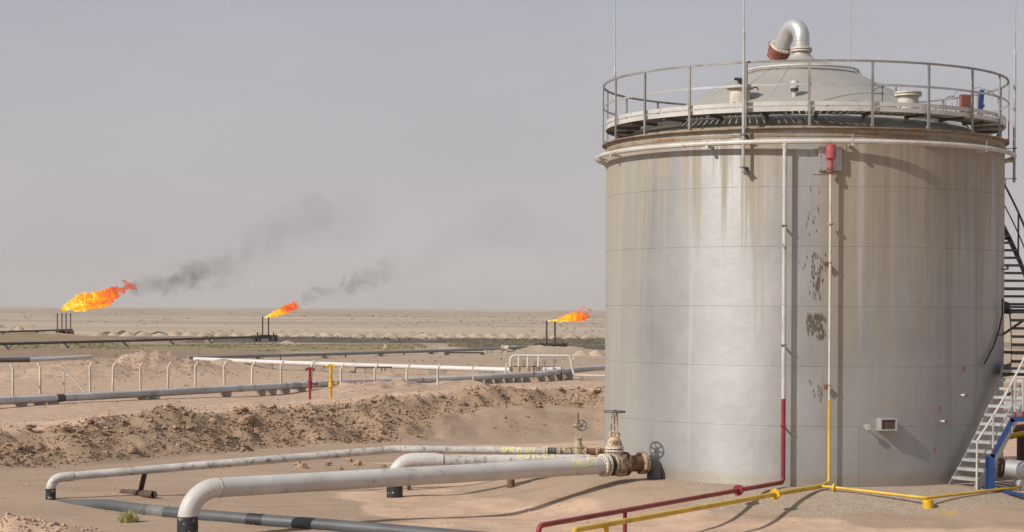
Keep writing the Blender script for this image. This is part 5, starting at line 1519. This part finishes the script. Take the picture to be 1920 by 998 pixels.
# ------------------------------------------------------------------ flares
M_FLAME_CACHE = {}
def flame_mat(name, L):
    m = NT(name); o = m.obj(); sp = m.n("ShaderNodeSeparateXYZ"); m.put(sp.inputs[0], o)
    t = m.math('DIVIDE', sp.outputs[0], L)
    n1 = m.noise(o, .85, 5, .65, .5); n2 = m.noise(o, 2.6, 4, .75)
    k = m.math('ADD', m.math('MULTIPLY', n1, 1.0), m.math('MULTIPLY', m.math('SUBTRACT', n2, .5), .8))
    k = m.math('SUBTRACT', k, m.math('MULTIPLY', m.ss(t, .15, 1.0), .34))
    k = m.math('SUBTRACT', k, m.math('MULTIPLY', m.ss(t, .62, .95), .10))
    rp = m.n("ShaderNodeValToRGB"); m.put(rp.inputs[0], m.math('ADD', k, .06))
    e_ = rp.color_ramp.elements
    e_[0].position = .16; e_[0].color = (.45, .075, .035, 1); e_[1].position = .68; e_[1].color = (1.0, .82, .20, 1)
    for p_, c_ in ((.27, (.88, .14, .022)), (.38, (1.0, .24, .012)), (.47, (1.0, .38, .012)), (.57, (1.0, .62, .04))):
        q = e_.new(p_); q.color = (*c_, 1)
    em = m.n("ShaderNodeEmission"); m.put(em.inputs[0], rp.outputs[0]); em.inputs[1].default_value = 1.28
    tr = m.n("ShaderNodeBsdfTransparent")
    lw = m.n("ShaderNodeLayerWeight"); lw.inputs[0].default_value = .35
    a = m.math('MULTIPLY', m.ss(lw.outputs['Facing'], 1.0, .22), m.ss(n2, .22, .42))
    a = m.math('MULTIPLY', a, m.math('SUBTRACT', 1.0, m.math('MULTIPLY', m.ss(t, .5, 1.0), .72)))
    mx = m.n("ShaderNodeMixShader"); m.put(mx.inputs[0], a); m.t.links.new(tr.outputs[0], mx.inputs[1]); m.t.links.new(em.outputs[0], mx.inputs[2])
    m.t.links.new(mx.outputs[0], m.out.inputs[0])
    return m.mat
IV2, IF2 = ico(3)
def flame(parent, path, rad, yy, n, seed, mat, depth=.8):
    """blobs of burning gas strung along path [(px,py)] with half widths rad (px)"""
    g = np.random.default_rng(seed); org = ORG[parent.name]
    w = np.array([[*P(px, py, yy)] for px, py in path]); tt = np.linspace(0, 1, len(path)); mpp = yy / F
    V = []; Fc = []; k = len(IV2)
    for i in range(n):
        t = g.random() ** 1.05 if i > len(path) * 2 else i / (len(path) * 2.0)
        c = np.array([np.interp(t, tt, w[:, q]) for q in range(3)]); rd = np.interp(t, tt, rad) * mpp
        r = rd * (g.uniform(.22, .52) if n >= 70 else g.uniform(.14, .36))
        off = g.normal(0, 1, 3); off /= np.linalg.norm(off); off = off * (rd - r * .8) * g.random() ** .5; off[1] *= depth
        v = IV2 * (r * g.uniform(.75, 1.25, 3))
        ph = g.uniform(0, 6.28, 3)
        d = 1 + .22 * np.sin(IV2[:, 0] * 4 + ph[0]) * np.sin(IV2[:, 2] * 5 + ph[1]) + .16 * np.sin(IV2[:, 1] * 7 + ph[2] + IV2[:, 0] * 3) + g.uniform(-.07, .07, k)
        v = v * d[:, None]
        v[:, 0] *= 1.2
        V.append(v + c + off - np.array(org)); Fc.append(IF2 + i * k)
    o = bpy.data.objects.new("flame", arrays_mesh("flame", np.concatenate(V), np.concatenate(Fc), mat, True)); o.parent = parent
    COL.objects.link(o); ORG[o.name] = org
    o['label'] = "orange and yellow wind blown flame"
    if n < 70: o.name = o.data.name = 'flame_wisp'; o['kind'] = 'stuff'; o['label'] = 'ragged red wisps torn off the flame'
    return o
def flare(pxs, py_top, py_base, yy, label, header):
    b = P(pxs[0], py_base, yy)
    t = thing("flare", b, label, "gas flare", "burning flares on the plain")
    for px in pxs:
        mb = MB(); mb.cyl(P(px, py_base, yy), P(px, py_top, yy), .13, 10); mb.cyl(P(px, py_top + 2.2, yy), P(px, py_top, yy), .17, 10); part(t, "stack", mb, M_SOOT)
    for kind, *a in header:
        mb = MB()
        if kind == 'pipe': mb.cyl(P(a[0], a[1], yy), P(a[2], a[3], yy), a[4], 12); part(t, "header", mb, M_SOOT)
        if kind == 'box':
            q = P(a[0], a[1], yy); mb.box(q, (a[2], 1.2, a[3])); part(t, "base_block", mb, a[4])
        if kind == 'drum':
            q = P(a[0], a[1], yy); mb.cyl(q - Vector((0, 0, a[3] / 2)), q + Vector((0, 0, a[3] / 2)), a[2] / 2, 16); part(t, "drum", mb, M_SOOT)
    return t
f1 = flare([107.5, 116.2, 124, 132.5], 588, 621, 441, "left flare of four thin stacks with the longest flame",
           [('pipe', 104, 619.5, 136, 619, .28), ('box', 111, 625, 1.3, 1.3, M_RUSTD), ('box', 118, 624.5, 1.0, 1.2, M_RUSTD), ('box', 126, 625, 1.1, 1.3, M_RUSTD), ('box', 134, 625.5, .9, 1.4, M_RUSTD), ('box', 106, 626, .4, 1.1, M_CONC), ('box', 115.2, 626, .45, 1.2, M_CONC), ('box', 122, 626, .5, 1.2, M_CONC), ('box', 130.5, 626.5, .6, 1.3, M_CONC)])
f2 = flare([492.5, 503.5], 594, 630, 368, "middle flare of two stacks rising from a black base",
           [('pipe', 470, 632, 520, 631, .30), ('box', 497, 629.5, 1.6, .35, M_SOOT), ('drum', 479, 636.5, .95, 1.05), ('drum', 487, 636.5, .55, 1.0), ('drum', 506, 636.5, .6, 1.0), ('drum', 515, 636.5, 1.1, 1.1), ('box', 483, 626, .12, .5, M_SOOT), ('box', 513, 626, .12, .5, M_SOOT)])
f3 = flare([1025, 1040.5], 602, 644, 292, "right flare of two stacks close to the tank with a yellow flame",
           [('pipe', 1003, 647, 1063, 646.5, .22), ('pipe', 1000, 650, 1035, 646, .22), ('box', 1060, 651.5, .65, .95, M_SOOT), ('box', 1013, 641.5, .12, .5, M_SOOT), ('box', 1055, 641.5, .12, .5, M_SOOT), ('box', 1048, 651.5, .6, .35, M_RUSTD), ('box', 1024, 651, .15, .5, M_SOOT)])
FL1 = flame_mat("flame_long", 17.0); FL2 = flame_mat("flame_mid", 7.0); FL3 = flame_mat("flame_right", 7.2)
flame(f1, [(119, 580), (132, 574), (150, 568), (170, 565), (188, 561), (203, 556), (212, 551)], [5, 11, 16, 17, 16.5, 16, 13], 441, 230, 1, FL1)
flame(f1, [(208, 545), (218, 541), (228, 547), (236, 538), (245, 536), (254, 544)], [8, 8, 9, 8, 9, 8], 441, 66, 2, FL1)
flame(f1, [(229, 527), (235, 531), (243, 534), (250, 538), (256, 540)], [5, 6, 6, 6, 5], 441, 26, 3, FL1)
flame(f2, [(495, 596.5), (508, 592), (522, 586), (536, 580), (550, 575), (554, 573)], [1.6, 4, 7, 9, 9.5, 7], 368, 130, 4, FL2)
flame(f2, [(556, 580), (562, 576), (564, 568), (574, 572)], [4, 4, 4, 3], 368, 12, 5, FL2)
flame(f3, [(1027, 602.5), (1042, 601), (1058, 598), (1074, 595), (1090, 593), (1099, 591)], [1.4, 3, 6, 8.5, 11, 7], 292, 130, 6, FL3)
flame(f3, [(1060, 590), (1076, 587), (1088, 582), (1094, 576)], [4, 4, 4.5, 3.4], 292, 30, 7, FL3)
flame(f3, [(1101, 597), (1106, 591), (1107, 582), (1103, 578)], [3, 3.5, 4.2, 3.4], 292, 17, 8, FL3)

# ------------------------------------------------------------------ smoke
def smoke(name, path, rad, yy, dens, label, seed, scale, thr=.50):
    """path (px,py) and half width (px): a closed bent hull filled with patchy dark smoke"""
    w = [P(px, py, yy) for px, py in path]; mpp = yy / F; rs = [r * mpp for r in rad]
    N = 40; tt = np.linspace(0, 1, len(path)); ts = np.linspace(0, 1, N)
    pts = [Vector([float(np.interp(t, tt, [q[i] for q in w])) for i in range(3)]) for t in ts]
    rr_ = [float(np.interp(t, tt, rs)) for t in ts]
    # smooth the polyline
    for _ in range(4): pts = [pts[0]] + [(pts[i - 1] + pts[i] * 2 + pts[i + 1]) / 4 for i in range(1, N - 1)] + [pts[-1]]
    m = NT(name + "_volume"); o = m.obj(); sp = m.n("ShaderNodeSeparateXYZ"); m.put(sp.inputs[0], o)
    L = pts[-1].x - pts[0].x
    t = m.math('DIVIDE', sp.outputs[0], L)
    cv = m.n("ShaderNodeFloatCurve"); m.put(cv.inputs['Value'], t)   # height of the centre line
    z0 = pts[0].z; zs_ = [p.z - z0 for p in pts]; zmax = max(max(zs_), 1e-3)
    def set_curve(node, vals):
        c_ = node.mapping.curves[0]; K = 10
        for i in range(K + 1):
            tq = i / K; v = float(np.interp(tq, [(p.x - pts[0].x) / L for p in pts], vals))
            if i == 0: c_.points[0].location = (0, v)
            elif i == K: c_.points[-1].location = (1, v)
            else: c_.points.new(tq, v)
        node.mapping.update()
    set_curve(cv, [z / zmax for z in zs_])
    rmax = max(rr_)
    cr = m.n("ShaderNodeFloatCurve"); m.put(cr.inputs['Value'], t); set_curve(cr, [r / rmax for r in rr_])
    dz = m.math('SUBTRACT', sp.outputs[2], m.math('MULTIPLY', cv.outputs[0], zmax))
    dist = m.math('SQRT', m.math('ADD', m.math('MULTIPLY', dz, dz), m.math('MULTIPLY', sp.outputs[1], sp.outputs[1])))
    q = m.math('DIVIDE', dist, m.math('MULTIPLY', cr.outputs[0], rmax))
    sd = m.n("ShaderNodeVectorMath", operation='ADD'); m.put(sd.inputs[0], o); sd.inputs[1].default_value = (seed * 7.3, seed * 3.1, seed * 1.7)
    n1 = m.noise(sd.outputs[0], scale, 7, .66, .9)
    k = m.math('SUBTRACT', m.math('ADD', n1, .0), m.math('ADD', thr, m.math('MULTIPLY', m.math('POWER', q, 2.0), .13)))
    k = m.math('ADD', k, m.math('MULTIPLY', m.ss(t, .22, .0), .075))
    k = m.math('MULTIPLY', m.ss(k, -.04, .12), m.ss(q, 1.0, .8))
    fade = m.math('MULTIPLY', m.ss(t, 0.0, .03), m.ss(t, 1.0, .45))
    d = m.math('MULTIPLY', m.math('MULTIPLY', k, fade), dens)
    v = m.n("ShaderNodeVolumePrincipled"); v.inputs['Color'].default_value = (.12, .115, .11, 1); m.put(v.inputs['Density'], d); v.inputs['Anisotropy'].default_value = .2
    m.t.links.new(v.outputs[0], m.out.inputs['Volume'])
    mb = MB(); mb.tube(pts, rr_, 16)
    return tag(single(name, mb, m.mat, pts[0], label, "smoke plume"), kind=None)
smoke("smoke_plume", [(238, 546), (256, 538), (300, 532), (345, 520), (400, 512), (450, 495), (485, 478)], [10, 22, 32, 38, 44, 48, 44], 441, .095, "dark grey smoke drifting right from the tip of the left flame", 6, .22, .445)
smoke("smoke_plume", [(450, 470), (500, 440), (560, 420), (620, 405), (680, 400), (740, 395)], [34, 52, 66, 74, 76, 66], 448, .013, "faint high veil of smoke above the gap between the flames", 2, .15, .41)
smoke("smoke_plume", [(562, 562), (580, 553), (603, 549), (640, 538), (680, 524), (715, 512), (745, 508), (785, 500)], [7, 18, 22, 24, 32, 38, 38, 32], 368, .10, "dark grey smoke puffs drifting right from the middle flame", 8, .25, .445)
smoke("smoke_plume", [(760, 520), (830, 470), (900, 430), (970, 420), (1050, 440), (1120, 470)], [20, 46, 60, 64, 60, 50], 390, .008, "very faint broad smoke veil left of the tank", 4, .10, .36)

# ------------------------------------------------------------------ scrub
m = NT("scrub_leaf"); n1 = m.noise(m.pos(), .6, 3); M_SCRUB = m.bsdf(m.mix(n1, (0.185, 0.155, 0.085), (0.28, 0.23, 0.135)), .9, spec=.1)
m = NT("dark_scrub"); n1 = m.noise(m.pos(), .4, 3); M_DSCRUB = m.bsdf(m.mix(n1, (0.13, 0.112, 0.078), (0.21, 0.18, 0.13)), .9, spec=.1)
def shrubs(name, xs, ys_, sizes, mat, label, per=14):
    """each shrub a clump of small leaf faces"""
    V = []; n = len(xs); zs = terrain(xs, ys_)
    k = per
    c = RNG.normal(0, 1, (n, k, 3)) * np.array([.55, .55, .38]); c[:, :, 2] = np.abs(c[:, :, 2])
    c = c * sizes[:, None, None] + np.stack([xs, ys_, zs], -1)[:, None, :]
    a = RNG.normal(0, 1, (n, k, 3, 3)) * .26 * sizes[:, None, None, None]
    v = (c[:, :, None, :] + a).reshape(-1, 3)
    f = np.arange(len(v)).reshape(-1, 3)
    o = bpy.data.objects.new(name, arrays_mesh(name, v, f, mat, False)); COL.objects.link(o)
    return tag(o, label, "scrub", None, 'stuff')
def pick(n, y0, y1, p0, p1):
    yy = RNG.uniform(y0, y1, n); return RNG.uniform(p0, p1, n) / 1.0, yy
px_s, yy = pick(2600, 286, 345, -20, 820); xs = (px_s - 960) / F * yy
kp = fbm(xs / 9, yy / 9, 151, 3) > .02; xs, yy = xs[kp], yy[kp]
shrubs("green_scrub", xs, yy, RNG.uniform(.13, .34, len(xs)), M_SCRUB, "low yellow green scrub on the flat before the oil strip")
px_s, yy = pick(3000, 318, 405, 840, 1140); xs = (px_s - 960) / F * yy
kp = fbm(xs / 9, yy / 12, 152, 3) > -.05; xs, yy = xs[kp], yy[kp]
shrubs("green_scrub", xs, yy, RNG.uniform(.13, .36, len(xs)), M_SCRUB, "low olive scrub along the oil strip behind the right flare")
px_s, yy = pick(700, 395, 412, 380, 1140); xs = (px_s - 960) / F * yy
shrubs("dark_scrub", xs, yy, RNG.uniform(.25, .5, len(xs)), M_DSCRUB, "dark fringe of scrub at the foot of the sand heaps")
yy = 500 * np.exp(RNG.uniform(0, 2.2, 900)); px_s = RNG.uniform(-60, 1200, 900); xs = (px_s - 960) / F * yy
kp = (fbm(xs / 60, yy / 120, 153, 3) + .25 * (px_s > 500)) > .12; xs, yy = xs[kp], yy[kp]
shrubs("desert_bushes", xs, yy, RNG.uniform(.35, .8, len(xs)) * np.clip(yy / 900, .8, 1.6), M_DSCRUB, "scattered dark bushes dotting the far plain")
px_s, yy = pick(140, 150, 300, 0, 1130); xs = (px_s - 960) / F * yy
shrubs("dry_scrub", xs, yy, RNG.uniform(.10, .25, len(xs)), M_DSCRUB, "tiny dry scrub tufts on the sand round the pipelines")
q = G(160, 222); shrubs("green_bush", np.array([q.x, q.x + .5, q.x - .6, q.x + 1.0]), np.array([q.y] * 4), np.array([.45, .4, .4, .35]), M_SCRUB, "green bush beside the short white pipe at the far left", 60)['kind'] = 'thing'
mb = MB(); q = G(239, 142, .06); mb.lathe([(.02, -.06), (.10, -.05), (.11, .0), (.09, .03), (.001, .03)], q + Vector((0, 0, .02)), (1, .2, .1), 12)
mt = paint("green_plastic", (0.16, 0.40, 0.30), amount=.05)
single("plastic_bottle", mb, mt, q, "small green plastic scrap lying on the sand behind the fence", "plastic scrap")

# ------------------------------------------------------------------ haze
hz_m = NT("dust_haze"); v = hz_m.n("ShaderNodeVolumePrincipled")
v.inputs['Color'].default_value = (.90, .865, .825, 1); v.inputs['Density'].default_value = HAZE; v.inputs['Anisotropy'].default_value = .0
hz_m.t.links.new(v.outputs[0], hz_m.out.inputs['Volume'])
zlo = float(ZZ.min()) - 1.0
mb = MB(); mb.box((0, 7000, (60 + zlo) / 2), (30000, 15000, 60 - zlo))
hz_o = single("haze", mb, hz_m.mat, (0, 0, 0), None, None); tag(hz_o, kind='stuff')
